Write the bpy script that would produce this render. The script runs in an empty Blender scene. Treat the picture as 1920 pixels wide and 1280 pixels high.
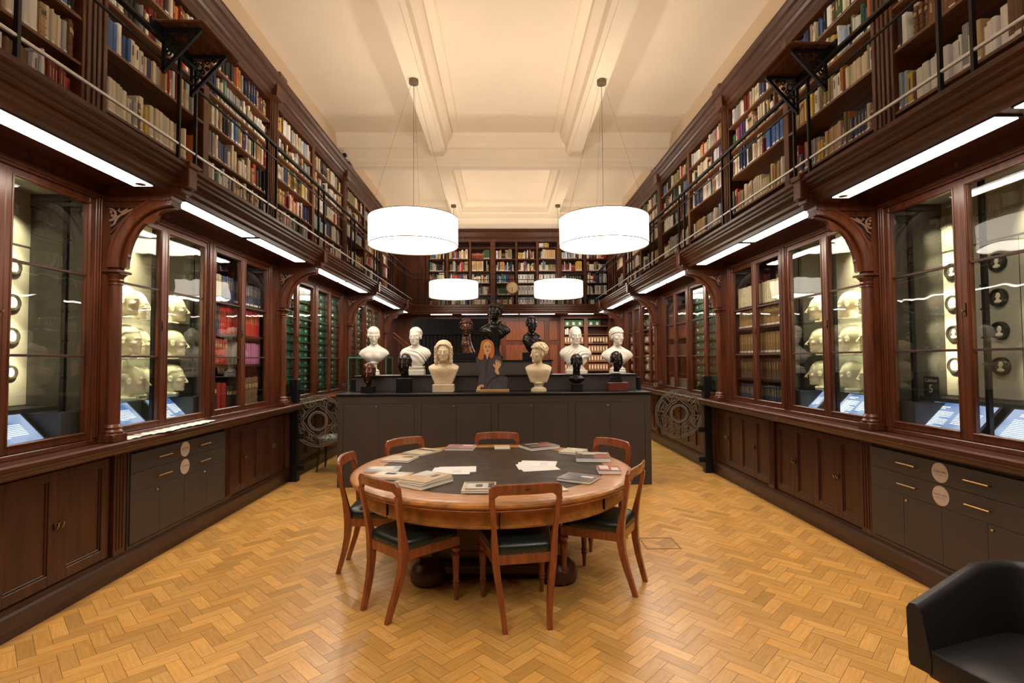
import bpy, bmesh, math, random
import numpy as np
from mathutils import Vector, Matrix, Euler
R = random.Random(7)
PI = math.pi
scene = bpy.context.scene
COL = scene.collection

# ------------------------------------------------------------------ camera, world, exposure
cd = bpy.data.cameras.new('camera'); cam = bpy.data.objects.new('camera', cd); COL.objects.link(cam)
cd.sensor_width = 36; cd.lens = 970.02/1920*36; cd.clip_start = .05; cd.clip_end = 100
_r, _u, _f = (0.99983, -0.01741, -0.00625), (0.00562, -0.03572, 0.99935), (0.01762, 0.99921, 0.03561)
cam.matrix_world = Matrix(((_r[0], _u[0], -_f[0], -0.04624), (_r[1], _u[1], -_f[1], 0), (_r[2], _u[2], -_f[2], 1.6), (0, 0, 0, 1)))
scene.camera = cam
w = bpy.data.worlds.new('world'); scene.world = w; w.use_nodes = True
w.node_tree.nodes['Background'].inputs[0].default_value = (1, .85, .7, 1)
w.node_tree.nodes['Background'].inputs[1].default_value = .04
vs = scene.view_settings
vs.view_transform = 'Standard'; vs.look = 'None'; vs.gamma = 1; vs.use_curve_mapping = False
vs.exposure = 0.0

WARM = (1, .89, .76)
def area_light(name, loc, sx, sy, power, color, down=True, shape='RECTANGLE', rot=None):
    l = bpy.data.lights.new(name, 'AREA'); l.shape = shape; l.size = sx; l.size_y = sy
    l.energy = power; l.color = color
    o = bpy.data.objects.new(name, l); COL.objects.link(o); o.location = loc
    o.rotation_euler = rot if rot else ((0, 0, 0) if down else (PI, 0, 0))
    return o
def spot(name, loc, target, power, color, angle=60, blend=.6, size=.02):
    l = bpy.data.lights.new(name, 'SPOT'); l.energy = power; l.color = color
    l.spot_size = math.radians(angle); l.spot_blend = blend; l.shadow_soft_size = size
    o = bpy.data.objects.new(name, l); COL.objects.link(o); o.location = loc
    o.rotation_euler = (Vector(target)-Vector(loc)).to_track_quat('-Z', 'Y').to_euler()
    return o
LAMPS = [(-1.20, 6.70), (1.28, 6.70), (-1.20, 12.20), (1.28, 12.20), (-1.20, 1.20), (1.28, 1.20)]
STRIP_POWER, LAMP_UP, LAMP_DOWN = 11, 72, 22
CASE = (1, .88, .56)

# ------------------------------------------------------------------ materials
def nodes(name):
    m = bpy.data.materials.new(name); m.use_nodes = True
    nt = m.node_tree; return m, nt, nt.nodes['Principled BSDF']
def mat(name, col, rough=.5, metal=0, emit=0, ecol=None, coat=0, spec=.5, noise=0, nscale=8, bump=0, bscale=40, stretch=(1, 1, 1)):
    m, nt, b = nodes(name)
    b.inputs['Base Color'].default_value = (*col, 1); b.inputs['Roughness'].default_value = rough
    b.inputs['Metallic'].default_value = metal; b.inputs['Coat Weight'].default_value = coat
    b.inputs['Coat Roughness'].default_value = .15; b.inputs['Specular IOR Level'].default_value = spec
    if emit:
        b.inputs['Emission Color'].default_value = (*(ecol or col), 1); b.inputs['Emission Strength'].default_value = emit
    if noise or bump:
        tc = nt.nodes.new('ShaderNodeTexCoord'); mp = nt.nodes.new('ShaderNodeMapping')
        nt.links.new(tc.outputs['Object'], mp.inputs[0]); mp.inputs['Scale'].default_value = stretch
    if noise:
        n = nt.nodes.new('ShaderNodeTexNoise'); n.inputs['Scale'].default_value = nscale; n.inputs['Detail'].default_value = 5
        nt.links.new(mp.outputs[0], n.inputs['Vector'])
        rp = nt.nodes.new('ShaderNodeValToRGB'); nt.links.new(n.outputs['Fac'], rp.inputs[0])
        a = [max(0, c*(1-noise)) for c in col]; d = [min(1, c*(1+noise)) for c in col]
        rp.color_ramp.elements[0].position = .3; rp.color_ramp.elements[1].position = .7
        rp.color_ramp.elements[0].color = (*a, 1); rp.color_ramp.elements[1].color = (*d, 1)
        nt.links.new(rp.outputs[0], b.inputs['Base Color'])
    if bump:
        n = nt.nodes.new('ShaderNodeTexNoise'); n.inputs['Scale'].default_value = bscale; n.inputs['Detail'].default_value = 4
        nt.links.new(mp.outputs[0], n.inputs['Vector'])
        bp = nt.nodes.new('ShaderNodeBump'); bp.inputs['Strength'].default_value = bump; bp.inputs['Distance'].default_value = .01
        nt.links.new(n.outputs['Fac'], bp.inputs['Height']); nt.links.new(bp.outputs[0], b.inputs['Normal'])
    return m
M = {}
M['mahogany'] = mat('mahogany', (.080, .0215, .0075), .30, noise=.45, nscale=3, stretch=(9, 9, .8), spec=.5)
M['mahogany_long'] = mat('mahogany_long_grain', (.058, .018, .008), .36, spec=.3, noise=.4, nscale=3, stretch=(9, .8, 9))
M['base_wood'] = mat('base_mahogany', (.050, .015, .008), .34, noise=.45, nscale=3, stretch=(9, 9, .8))
M['polished'] = mat('polished_mahogany', (.10, .035, .015), .12, noise=.4, nscale=3, stretch=(9, .8, 9), coat=.5)
M['mahogany_lit'] = mat('mahogany_lit_copy', (.15, .042, .014), .33, noise=.35, nscale=3, stretch=(8, 8, .8))  # brighter copy of the mahogany, lamplight put into its colour
M['mahogany_dark'] = mat('dark_mahogany', (.040, .014, .009), .38, noise=.4, nscale=4, stretch=(9, .8, 9))
M['shelf_wood'] = mat('shelf_wood', (.15, .060, .022), .42, noise=.35, nscale=4, stretch=(8, .8, 8))
M['chair_wood'] = mat('chair_mahogany', (.24, .062, .018), .26, noise=.3, nscale=5, stretch=(6, 6, 1), coat=.3)
M['table_wood'] = mat('table_walnut', (.40, .165, .036), .38, noise=.35, nscale=6, stretch=(2, 6, 2), coat=.12)
M['table_dark'] = mat('table_pedestal', (.055, .017, .008), .35, noise=.3, nscale=5)
M['green_leather'] = mat('green_leather', (.006, .014, .011), .3, bump=.15, bscale=90, spec=.55)
M['black_leather'] = mat('black_leather', (.010, .009, .010), .40, bump=.06, bscale=220, spec=.4)
M['table_leather'] = mat('table_leather', (.034, .018, .008), .45, spec=.14, noise=.75, nscale=9, bump=.2, bscale=60)
M['grey_paint'] = mat('grey_joinery', (.046, .035, .030), .5, noise=.08, nscale=2)
M['black_top'] = mat('black_top', (.004, .004, .005), .35, spec=.3)
M['black_iron'] = mat('black_iron', (.005, .005, .006), .42, metal=0, spec=.35)
M['black_paint'] = mat('black_paint', (.003, .003, .004), .5, spec=.2)
M['steel'] = mat('bright_steel', (.95, .93, .90), .38, metal=.8)
M['brass'] = mat('brass', (.55, .36, .14), .3, metal=1)
M['dark_brass'] = mat('dark_brass', (.16, .10, .05), .35, metal=1)
M['ceiling'] = mat('cream_plaster', (.80, .70, .57), .75, noise=.03, nscale=1)
M['wall_paint'] = mat('cream_wall', (.62, .48, .33), .8)
M['canopy'] = mat('canopy_metal', (.20, .15, .10), .4, metal=.6)
M['shade'] = mat('lamp_shade_fabric', (.9, .88, .82), .8, emit=3.2, ecol=(1, .91, .78))
M['shade_trim'] = mat('lamp_shade_trim', (.30, .19, .08), .6)
M['shade_inner'] = mat('shade_lining', (.75, .70, .60), .8)
M['diffuser'] = mat('lamp_diffuser', (.9, .88, .84), .6, emit=3.5, ecol=(1, .92, .80))
M['tube'] = mat('fluorescent_tube', (.9, .9, .9), .5, emit=7, ecol=(1, .90, .82))
M['marble'] = mat('white_marble', (.66, .62, .54), .38, noise=.05, nscale=3, spec=.4)
M['plaster'] = mat('old_plaster', (.60, .48, .31), .5, noise=.14, nscale=7)
M['cast'] = mat('cast_plaster', (.74, .66, .50), .6, noise=.10, nscale=8)
M['bronze'] = mat('brown_bronze', (.085, .035, .018), .28, metal=.75, noise=.5, nscale=9, bump=.2, bscale=25)
M['dark_bronze'] = mat('black_bronze', (.016, .012, .010), .25, metal=.55, bump=.25, bscale=22)
M['red_wood'] = mat('red_wood_block', (.12, .022, .012), .35, noise=.2)
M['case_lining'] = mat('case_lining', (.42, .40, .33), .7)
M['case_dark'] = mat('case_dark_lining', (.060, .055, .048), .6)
M['case_grey'] = mat('case_grey_plinth', (.045, .045, .048), .55)
M['line_dark'] = mat('panel_joint', (.05, .045, .035), .8)
M['letter'] = mat('cream_lettering', (.85, .80, .68), .6)
M['ink'] = mat('printed_ink', (.05, .045, .04), .7)
M['ink_light'] = mat('light_ink', (.30, .25, .22), .7)
M['paper'] = mat('white_paper', (.80, .79, .78), .6)
M['card'] = mat('sticker_card', (.52, .42, .34), .6)
M['label'] = mat('spine_label', (.86, .84, .80), .6)
M['pages'] = mat('book_pages', (.62, .52, .36), .8)
M['etch'] = mat('etched_glass_line', (.12, .11, .095), .7)
M['green_edge'] = mat('green_glass_edge', (.02, .26, .20), .15)
M['clock_face'] = mat('clock_face', (.62, .50, .28), .5)
M['frame_dark'] = mat('medallion_frame', (.045, .042, .034), .35, metal=.4)
M['medallion'] = mat('medallion_wax', (.82, .76, .60), .5)
M['cloth_dark'] = mat('black_cloth', (.007, .007, .008), .8)
M['hair_paint'] = mat('painted_hair', (.50, .15, .035), .6, noise=.3, nscale=30, stretch=(2, 1, .4))
M['skin_paint'] = mat('painted_skin', (.62, .38, .17), .6)
M['dress_paint'] = mat('painted_dress', (.060, .052, .058), .7, noise=.3, nscale=14, stretch=(3, 1, .5))
M['tan_wood'] = mat('tan_plywood', (.42, .24, .09), .5)
M['patterned'] = mat('patterned_upholstery', (.20, .21, .19), .8, noise=.7, nscale=30)
M['teal'] = mat('teal_enamel', (.01, .07, .055), .4)

def glass_mat(name, tint, ior, bump):
    m = bpy.data.materials.new(name); m.use_nodes = True; nt = m.node_tree; nt.nodes.clear()
    out = nt.nodes.new('ShaderNodeOutputMaterial'); mix = nt.nodes.new('ShaderNodeMixShader')
    tr = nt.nodes.new('ShaderNodeBsdfTransparent'); gl = nt.nodes.new('ShaderNodeBsdfGlossy'); fr = nt.nodes.new('ShaderNodeFresnel')
    tr.inputs[0].default_value = (*tint, 1); gl.inputs['Roughness'].default_value = 0; 
    ge = nt.nodes.new('ShaderNodeNewGeometry'); mr = nt.nodes.new('ShaderNodeMapRange'); mr.inputs[3].default_value = ior; mr.inputs[4].default_value = 1/ior
    nt.links.new(ge.outputs['Backfacing'], mr.inputs[0]); nt.links.new(mr.outputs[0], fr.inputs[0])
    if bump:
        tc = nt.nodes.new('ShaderNodeTexCoord'); n = nt.nodes.new('ShaderNodeTexNoise'); n.inputs['Scale'].default_value = 2.2
        nt.links.new(tc.outputs['Object'], n.inputs['Vector'])
        bp = nt.nodes.new('ShaderNodeBump'); bp.inputs['Strength'].default_value = bump; bp.inputs['Distance'].default_value = .02
        nt.links.new(n.outputs['Fac'], bp.inputs['Height']); nt.links.new(bp.outputs[0], gl.inputs['Normal'])
    nt.links.new(fr.outputs[0], mix.inputs[0]); nt.links.new(tr.outputs[0], mix.inputs[1]); nt.links.new(gl.outputs[0], mix.inputs[2])
    nt.links.new(mix.outputs[0], out.inputs[0]); return m
M['glass'] = glass_mat('cabinet_glass', (.93, .94, .92), 1.5, .12)
M['gate_glass'] = glass_mat('clear_glass', (.90, .95, .93), 1.4, 0)

def color_mat(name, use_attr, rough=.55):
    """cloth colour read from the object (single books) or from the 'tint' attribute (the mass of books)"""
    m, nt, b = nodes(name)
    if use_attr:
        a = nt.nodes.new('ShaderNodeAttribute'); a.attribute_name = 'tint'; src = a.outputs['Color']
    else:
        a = nt.nodes.new('ShaderNodeObjectInfo'); src = a.outputs['Color']
    nt.links.new(src, b.inputs['Base Color']); b.inputs['Roughness'].default_value = rough
    return m
M['cloth'] = color_mat('book_cloth', False); M['cloth_mass'] = color_mat('book_cloth_mass', True)

def oak_floor():
    m, nt, b = nodes('oak_parquet')
    a = nt.nodes.new('ShaderNodeAttribute'); a.attribute_name = 'tint'
    g = nt.nodes.new('ShaderNodeAttribute'); g.attribute_name = 'UVMap'; g.attribute_type = 'GEOMETRY'
    uv = nt.nodes.new('ShaderNodeUVMap')
    mp = nt.nodes.new('ShaderNodeMapping'); mp.inputs['Scale'].default_value = (1.2, 14, 1)
    nt.links.new(uv.outputs[0], mp.inputs[0])
    n = nt.nodes.new('ShaderNodeTexNoise'); n.inputs['Scale'].default_value = 5; n.inputs['Detail'].default_value = 6; n.inputs['Distortion'].default_value = 1.2
    nt.links.new(mp.outputs[0], n.inputs['Vector'])
    rp = nt.nodes.new('ShaderNodeMapRange'); rp.inputs[3].default_value = .60; rp.inputs[4].default_value = 1.36
    nt.links.new(n.outputs['Fac'], rp.inputs[0])
    mx = nt.nodes.new('ShaderNodeVectorMath'); mx.operation = 'SCALE'
    nt.links.new(a.outputs['Color'], mx.inputs[0]); nt.links.new(rp.outputs[0], mx.inputs['Scale'])
    nt.links.new(mx.outputs[0], b.inputs['Base Color'])
    b.inputs['Roughness'].default_value = .34; b.inputs['Coat Weight'].default_value = .25; b.inputs['Coat Roughness'].default_value = .22
    return m
M['oak'] = oak_floor()

def screen_mat():
    """back-lit blue display panel, uneven glow of its own lamps"""
    m, nt, b = nodes('display_screen')
    tc = nt.nodes.new('ShaderNodeTexCoord'); n = nt.nodes.new('ShaderNodeTexNoise'); n.inputs['Scale'].default_value = 5; n.inputs['Detail'].default_value = 1
    nt.links.new(tc.outputs['Object'], n.inputs['Vector'])
    rp = nt.nodes.new('ShaderNodeValToRGB'); nt.links.new(n.outputs['Fac'], rp.inputs[0])
    rp.color_ramp.elements[0].position = .35; rp.color_ramp.elements[1].position = .62
    rp.color_ramp.elements[0].color = (.10, .22, .55, 1); rp.color_ramp.elements[1].color = (.50, .62, .90, 1)
    nt.links.new(rp.outputs[0], b.inputs['Emission Color']); b.inputs['Emission Strength'].default_value = 1.0
    b.inputs['Base Color'].default_value = (.02, .03, .05, 1); b.inputs['Roughness'].default_value = .3
    return m
M['screen'] = screen_mat()
M['screen_text'] = mat('screen_text', (.8, .85, .9), .5, emit=1.3, ecol=(.9, .95, 1))

# ------------------------------------------------------------------ mesh builder
class MB:
    """collects shapes (world coordinates) into one mesh; several materials by slot"""
    def __init__(s, side=1):
        s.v = []; s.f = []; s.m = []; s.k = 0; s.side = side; s.sm = []
        s.smooth = False
    def slot(s, k): s.k = k; return s
    def add(s, vs, fs, smooth=None):
        n = len(s.v)
        if s.side < 0:
            s.v += [(-x, y, z) for x, y, z in vs]; fs = [f[::-1] for f in fs]
        else: s.v += [tuple(p) for p in vs]
        s.f += [tuple(i+n for i in f) for f in fs]; s.m += [s.k]*len(fs)
        s.sm += [s.smooth if smooth is None else smooth]*len(fs)
        return s
    def box(s, x0, x1, y0, y1, z0, z1, b=0):
        if x0 > x1: x0, x1 = x1, x0
        if y0 > y1: y0, y1 = y1, y0
        if z0 > z1: z0, z1 = z1, z0
        if not b:
            v = [(x, y, z) for x in (x0, x1) for y in (y0, y1) for z in (z0, z1)]
            return s.add(v, [(0, 1, 3, 2), (4, 6, 7, 5), (0, 4, 5, 1), (2, 3, 7, 6), (0, 2, 6, 4), (1, 5, 7, 3)])
        b = min(b, (x1-x0)*.45, (y1-y0)*.45, (z1-z0)*.45)
        c = [(x0, x1), (y0, y1), (z0, z1)]; v = []; idx = {}
        for i in (0, 1):
            for j in (0, 1):
                for k in (0, 1):
                    for ax in range(3):
                        p = []
                        for a, q in enumerate((i, j, k)):
                            d = 0 if a == ax else b
                            p.append(c[a][q] + (d if q == 0 else -d))
                        idx[(i, j, k, ax)] = len(v); v.append(tuple(p))
        f = []
        for ax in range(3):
            o = [a for a in range(3) if a != ax]
            for q in (0, 1):
                ring = []
                for (s1, s2) in ((0, 0), (1, 0), (1, 1), (0, 1)):
                    t = [0, 0, 0]; t[ax] = q; t[o[0]] = s1; t[o[1]] = s2; ring.append(idx[(*t, ax)])
                f.append(tuple(ring))
            for s1 in (0, 1):
                for s2 in (0, 1):
                    t0 = [0, 0, 0]; t0[o[0]] = s1; t0[o[1]] = s2; t1 = list(t0); t1[ax] = 1
                    f.append((idx[(*t0, o[0])], idx[(*t1, o[0])], idx[(*t1, o[1])], idx[(*t0, o[1])]))
        for i in (0, 1):
            for j in (0, 1):
                for k in (0, 1): f.append(tuple(idx[(i, j, k, a)] for a in range(3)))
        # orient outward
        cx = np.array([(x0+x1)/2, (y0+y1)/2, (z0+z1)/2]); V = np.array(v); g = []
        for q in f:
            P = V[list(q)]; nrm = np.cross(P[1]-P[0], P[2]-P[0])
            g.append(q if nrm.dot(P.mean(0)-cx) > 0 else q[::-1])
        return s.add(v, g)
    def prof(s, pts, a, b, axis='y', smooth=False):
        """closed profile extruded: axis y -> pts are (x,z); axis x -> (y,z); axis z -> (x,y)"""
        n = len(pts)
        P = {'y': lambda p, t: (p[0], t, p[1]), 'x': lambda p, t: (t, p[0], p[1]), 'z': lambda p, t: (p[0], p[1], t)}[axis]
        v = [P(p, a) for p in pts]+[P(p, b) for p in pts]
        ar = sum(pts[i][0]*pts[(i+1) % n][1]-pts[(i+1) % n][0]*pts[i][1] for i in range(n))
        fs = [(i, (i+1) % n, n+(i+1) % n, n+i) for i in range(n)]
        fs2 = [tuple(range(n))[::-1], tuple(range(n, 2*n))]
        flip = (ar < 0) ^ (axis == 'y') ^ (b < a)
        if flip: fs = [f[::-1] for f in fs]; fs2 = [f[::-1] for f in fs2]
        s.add(v, fs, smooth); s.k = s.k
        n0 = len(s.v)-len(v); s.f += [tuple(i+n0 for i in (f if s.side > 0 else f[::-1])) for f in fs2]; s.m += [s.k]*2; s.sm += [False]*2
        return s
    def lathe(s, prof, c=(0, 0, 0), n=20, arc=2*PI, a0=0, sx=1, sy=1):
        v = []; f = []; full = abs(arc-2*PI) < 1e-6; m = n if full else n+1
        for r, z in prof:
            for i in range(m):
                a = a0+arc*i/n; v.append((c[0]+r*sx*math.cos(a), c[1]+r*sy*math.sin(a), c[2]+z))
        for k in range(len(prof)-1):
            for i in range(n):
                j = (i+1) % m; f.append((k*m+i, k*m+j, (k+1)*m+j, (k+1)*m+i))
        if full:
            f.append(tuple(range(m))[::-1]); f.append(tuple((len(prof)-1)*m+i for i in range(m)))
        return s.add(v, f, True)
    def tube(s, pts, r, n=8, flat=None, closed=False):
        """tube along points; flat=(a,b) gives a rectangular section"""
        P = [Vector(p) for p in pts]; L = len(P); v = []; f = []
        up0 = Vector((0, 0, 1))
        prev = None
        for i, p in enumerate(P):
            if closed: t = (P[(i+1) % L]-P[i-1])
            else: t = (P[min(i+1, L-1)]-P[max(i-1, 0)])
            t.normalize()
            ref = prev if prev is not None else (up0 if abs(t.z) < .9 else Vector((0, 1, 0)))
            a = t.cross(ref).normalized(); b = a.cross(t).normalized(); prev = b
            rr = r[i] if isinstance(r, (list, tuple)) else r
            if flat:
                for q in ((-1, -1), (1, -1), (1, 1), (-1, 1)): v.append(tuple(p+a*flat[0]*q[0]+b*flat[1]*q[1]))
            else:
                for k in range(n):
                    an = 2*PI*k/n; v.append(tuple(p+a*math.cos(an)*rr+b*math.sin(an)*rr))
        m = 4 if flat else n
        for i in range(L if closed else L-1):
            for k in range(m):
                j = (k+1) % m; i2 = (i+1) % L; f.append((i*m+k, i2*m+k, i2*m+j, i*m+j))
        if not closed:
            f.append(tuple(range(m))[::-1] if not flat else tuple(range(m))[::-1]); f.append(tuple((L-1)*m+k for k in range(m)))
        return s.add(v, [q[::-1] for q in f], not flat)
    def loft(s, rings, cap=True, smooth=True):
        """rings: equal-length closed rings of points"""
        m = len(rings[0]); v = [tuple(p) for r in rings for p in r]; f = []
        for i in range(len(rings)-1):
            for k in range(m):
                j = (k+1) % m; f.append((i*m+k, i*m+j, (i+1)*m+j, (i+1)*m+k))
        if cap: f.append(tuple(range(m))[::-1]); f.append(tuple((len(rings)-1)*m+k for k in range(m)))
        return s.add(v, f, smooth)
    def xf(s, mx):
        s.v = [tuple(mx @ Vector(p)) for p in s.v]; return s
    def ball(s, c, r, n=12, m=8):
        rr = r if isinstance(r, tuple) else (r, r, r)
        v = [(c[0], c[1], c[2]-rr[2])]; f = []
        for i in range(1, m):
            a = -PI/2+PI*i/m
            for k in range(n):
                b = 2*PI*k/n; v.append((c[0]+rr[0]*math.cos(a)*math.cos(b), c[1]+rr[1]*math.cos(a)*math.sin(b), c[2]+rr[2]*math.sin(a)))
        v.append((c[0], c[1], c[2]+rr[2])); t = len(v)-1
        for k in range(n):
            j = (k+1) % n; f.append((0, 1+j, 1+k)); f.append((t, 1+(m-2)*n+k, 1+(m-2)*n+j))
            for i in range(m-2): f.append((1+i*n+k, 1+i*n+j, 1+(i+1)*n+j, 1+(i+1)*n+k))
        return s.add(v, f, True)

def mesh_from(name, mb, mats, off=(0, 0, 0), fix=False):
    me = bpy.data.meshes.new(name)
    V = [(x-off[0], y-off[1], z-off[2]) for x, y, z in mb.v]
    me.from_pydata(V, [], mb.f)
    for mm in (mats if isinstance(mats, (list, tuple)) else [mats]): me.materials.append(M[mm] if isinstance(mm, str) else mm)
    me.polygons.foreach_set('material_index', mb.m); me.polygons.foreach_set('use_smooth', mb.sm)
    if fix:
        bm = bmesh.new(); bm.from_mesh(me); bmesh.ops.recalc_face_normals(bm, faces=bm.faces); bm.to_mesh(me); bm.free()
    if any(mb.sm): me.set_sharp_from_angle(angle=math.radians(40))
    me.update(); return me

def thing(name, label, cat, loc=(0, 0, 0), rz=0, group=None):
    o = bpy.data.objects.new(name, None); COL.objects.link(o); o.location = loc; o.rotation_euler = (0, 0, rz); o.empty_display_size = .1
    o['label'] = label; o['category'] = cat
    if group: o['group'] = group
    return o
def root_of(o):
    while o.parent: o = o.parent
    return o
def part(name, mb, mats, parent, label=None, local=False, fix=False):
    off = (0, 0, 0) if local else tuple(root_of(parent).location)
    o = bpy.data.objects.new(name, mesh_from(name, mb, mats, off, fix)); COL.objects.link(o); o.parent = parent
    if label: o['label'] = label
    return o
def single(name, mb, mats, label, cat, loc=(0, 0, 0), group=None, rz=0, local=False, fix=False):
    o = bpy.data.objects.new(name, mesh_from(name, mb, mats, (0, 0, 0) if local else loc, fix)); COL.objects.link(o)
    o.location = loc; o.rotation_euler = (0, 0, rz); o['label'] = label; o['category'] = cat
    if group: o['group'] = group
    return o
def struct(name, mb, mats, fix=False):
    o = bpy.data.objects.new(name, mesh_from(name, mb, mats, (0, 0, 0), fix)); COL.objects.link(o); o['kind'] = 'structure'; return o
def dup(o, loc, rz=0, label=None, group=None, scale=None):
    def cp(a, par):
        c = a.copy(); COL.objects.link(c)
        if par: c.parent = par
        for ch in kids.get(a.name, []): cp(ch, c)
        return c
    kids = {}
    for x in o.children_recursive: kids.setdefault(x.parent.name, []).append(x)
    c = cp(o, None); c.location = loc; c.rotation_euler = (0, 0, rz)
    if scale: c.scale = scale
    if label: c['label'] = label
    if group: c['group'] = group
    return c
def text_mb(txt, size, mb=None):
    cu = bpy.data.curves.new('t', 'FONT'); cu.body = txt; cu.size = size; cu.align_x = 'CENTER'; cu.align_y = 'CENTER'; cu.resolution_u = 2
    o = bpy.data.objects.new('t', cu); COL.objects.link(o)
    dg = bpy.context.evaluated_depsgraph_get(); dg.update(); me = o.evaluated_get(dg).to_mesh()
    r = MB(); r.add([tuple(v.co) for v in me.vertices], [tuple(p.vertices) for p in me.polygons])
    o.evaluated_get(dg).to_mesh_clear(); bpy.data.objects.remove(o); bpy.data.curves.remove(cu)
    return r
SIDE = {-1: 'left', 1: 'right'}
ORD = ['first', 'second', 'third', 'fourth', 'fifth', 'sixth', 'seventh', 'eighth', 'ninth', 'tenth', 'eleventh', 'twelfth', 'thirteenth', 'fourteenth', 'fifteenth', 'sixteenth', 'seventeenth', 'eighteenth', 'nineteenth', 'twentieth']
# ------------------------------------------------------------------ the room
P = {-1: [-1.92, .90, 3.72, 6.53, 9.34, 12.15], 1: [-1.60, 1.18, 3.98, 6.76, 9.56, 12.36]}
Y0, Y1 = -3.0, 13.9
ZD, ZC = 3.0, 5.66          # gallery deck, ceiling
def build_floor():
    W = .077; L = 3; c = math.cos(PI/4)
    v = []; f = []; uv = []; tint = []; rr = random.Random(3)
    def block(u0, v0, du, dv):
        g = .013
        q = [(u0+g, v0+g), (u0+du-g, v0+g), (u0+du-g, v0+dv-g), (u0+g, v0+dv-g)]
        P4 = [((a-b)*c*W, (a+b)*c*W) for a, b in q]
        if not any(-3.0 < x < 3.0 and -1 < y < 14 for x, y in P4): return
        n = len(v); v.extend((x, y, 0) for x, y in P4); f.append((n, n+1, n+2, n+3))
        ox, oy = rr.random()*40, rr.random()*40; ll = max(du, dv)*W; ww = min(du, dv)*W
        t = [(0, 0), (ll, 0), (ll, ww), (0, ww)] if du > dv else [(0, ww), (0, 0), (ll, 0), (ll, ww)]
        uv.extend((a+ox, b+oy) for a, b in t)
        k = rr.uniform(.80, 1.12); h = rr.uniform(-.035, .05)
        if rr.random() < .10: k *= .84
        tint.append((min(1, .62*k), min(1, (.335-h*.25)*k), .088*k*(1-h*3)))
    for k in range(-240, 320):
        for j in range(-60, 60):
            # lattice (1,1)*k + (3,-3)*j ; the stack direction (1,1) runs up the room
            a, b = k+3*j, k-3*j
            if not (-80 < a < 300 and -80 < b < 300): continue
            block(a, b, L, 1); block(a, b+1, 1, L)
    me = bpy.data.meshes.new('floor'); me.from_pydata(v, [], f)
    lay = me.uv_layers.new(name='UVMap'); lay.data.foreach_set('uv', [x for p in uv for x in p])
    ca = me.color_attributes.new('tint', 'FLOAT_COLOR', 'CORNER')
    ca.data.foreach_set('color', [x for t in tint for _ in range(4) for x in (*t, 1)])
    me.materials.append(M['oak'])
    # dark joint bed just below the blocks
    o = bpy.data.objects.new('floor', me); COL.objects.link(o); o['kind'] = 'structure'
    bed = MB().box(-3.6, 3.6, Y0, Y1+.5, -.1, -.0015); b = struct('floor_joint_bed', bed, mat('joint_bed', (.10, .045, .015), .7))
    b.name = 'floor_base'
    h = MB()      # brass trimmed floor hatch
    for x0, x1, y0, y1 in ((1.17, 1.44, 4.395, 4.41), (1.17, 1.44, 4.66, 4.675), (1.155, 1.17, 4.395, 4.675), (1.44, 1.455, 4.395, 4.675)): h.box(x0, x1, y0, y1, 0, .003)
    single('floor_hatch', h, mat('hatch_trim', (.30, .17, .06), .5), 'small square hatch outline set in the parquet right of the round table', 'hatch', (1.3, 4.53, 0))
build_floor()

def build_ceiling():
    mb = MB().box(-3.05, 3.05, Y0, Y1+.6, ZC, ZC+.2)
    for (a, b, inner) in ((-1.31, -1.10, 1), (1.17, 1.38, -1)):
        xi = b if inner > 0 else a
        mb.box(a, b, Y0, 13.2, 5.29, ZC)
        mb.prof([(xi, 5.31), (xi+.05*inner, 5.36), (xi+.07*inner, 5.48), (xi+.14*inner, 5.56), (xi+.17*inner, 5.60), (xi+.18*inner, ZC), (xi, ZC)], Y0, 13.2, smooth=False)
        mb.prof([(xi+.30*inner, ZC-.012), (xi+.315*inner, ZC-.012), (xi+.32*inner, ZC), (xi+.295*inner, ZC)], Y0, 9.14)
    struct('ceiling', mb, 'ceiling')
    mb = MB()
    for y in (9.30, 3.66):
        pr = [(y, 5.12), (y+.18, 5.12), (y+.18, 5.22), (y+.23, 5.24), (y+.23, 5.40), (y+.28, 5.42), (y+.34, 5.54), (y+.38, ZC),
              (y-.20, ZC), (y-.18, 5.60), (y-.10, 5.52), (y-.08, 5.44), (y-.03, 5.42), (y-.03, 5.25), (y, 5.22)]
        mb.prof(pr, -3.05, 3.05, 'x')
    mb.prof([(12.95, ZC), (12.98, 5.58), (13.05, 5.50), (13.07, 5.36), (13.12, 5.34), (13.14, 5.22), (13.22, 5.20), (13.24, 5.12), (14.1, 5.12), (14.1, ZC)], -3.05, 3.05, 'x')
    mb.box(-.78, .88, 9.13, 9.145, ZC-.012, ZC)
    struct('trim_1', mb, 'ceiling')
    for s in (-1, 1):
        mb = MB(s).box(3.0, 3.5, Y0, Y1+.5, 5.0, ZC+.1)
        struct('wall_%s' % SIDE[s], mb, 'wall_paint')
        mb = MB(s).box(3.46, 3.6, Y0, Y1+.5, -.1, 5.0)
        o = struct('wall_%s_lower' % SIDE[s], mb, 'mahogany_dark')
        # the wall behind the camera's shoulder: plain dark panelling
        mb = MB(s).box(2.9, 3.46, Y0, .29, 0, 2.8).box(2.86, 3.46, Y0, .29, 2.8, 5.0)
        struct('wall_%s_panelling' % SIDE[s], mb, 'mahogany')
    struct('wall_back', MB().box(-3.6, 3.6, Y1+.45, Y1+.6, -.1, 6), 'mahogany_dark')
    struct('wall_front', MB().box(-3.6, 3.6, Y0-.15, Y0, -.1, 6), 'mahogany')
build_ceiling()

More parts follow.
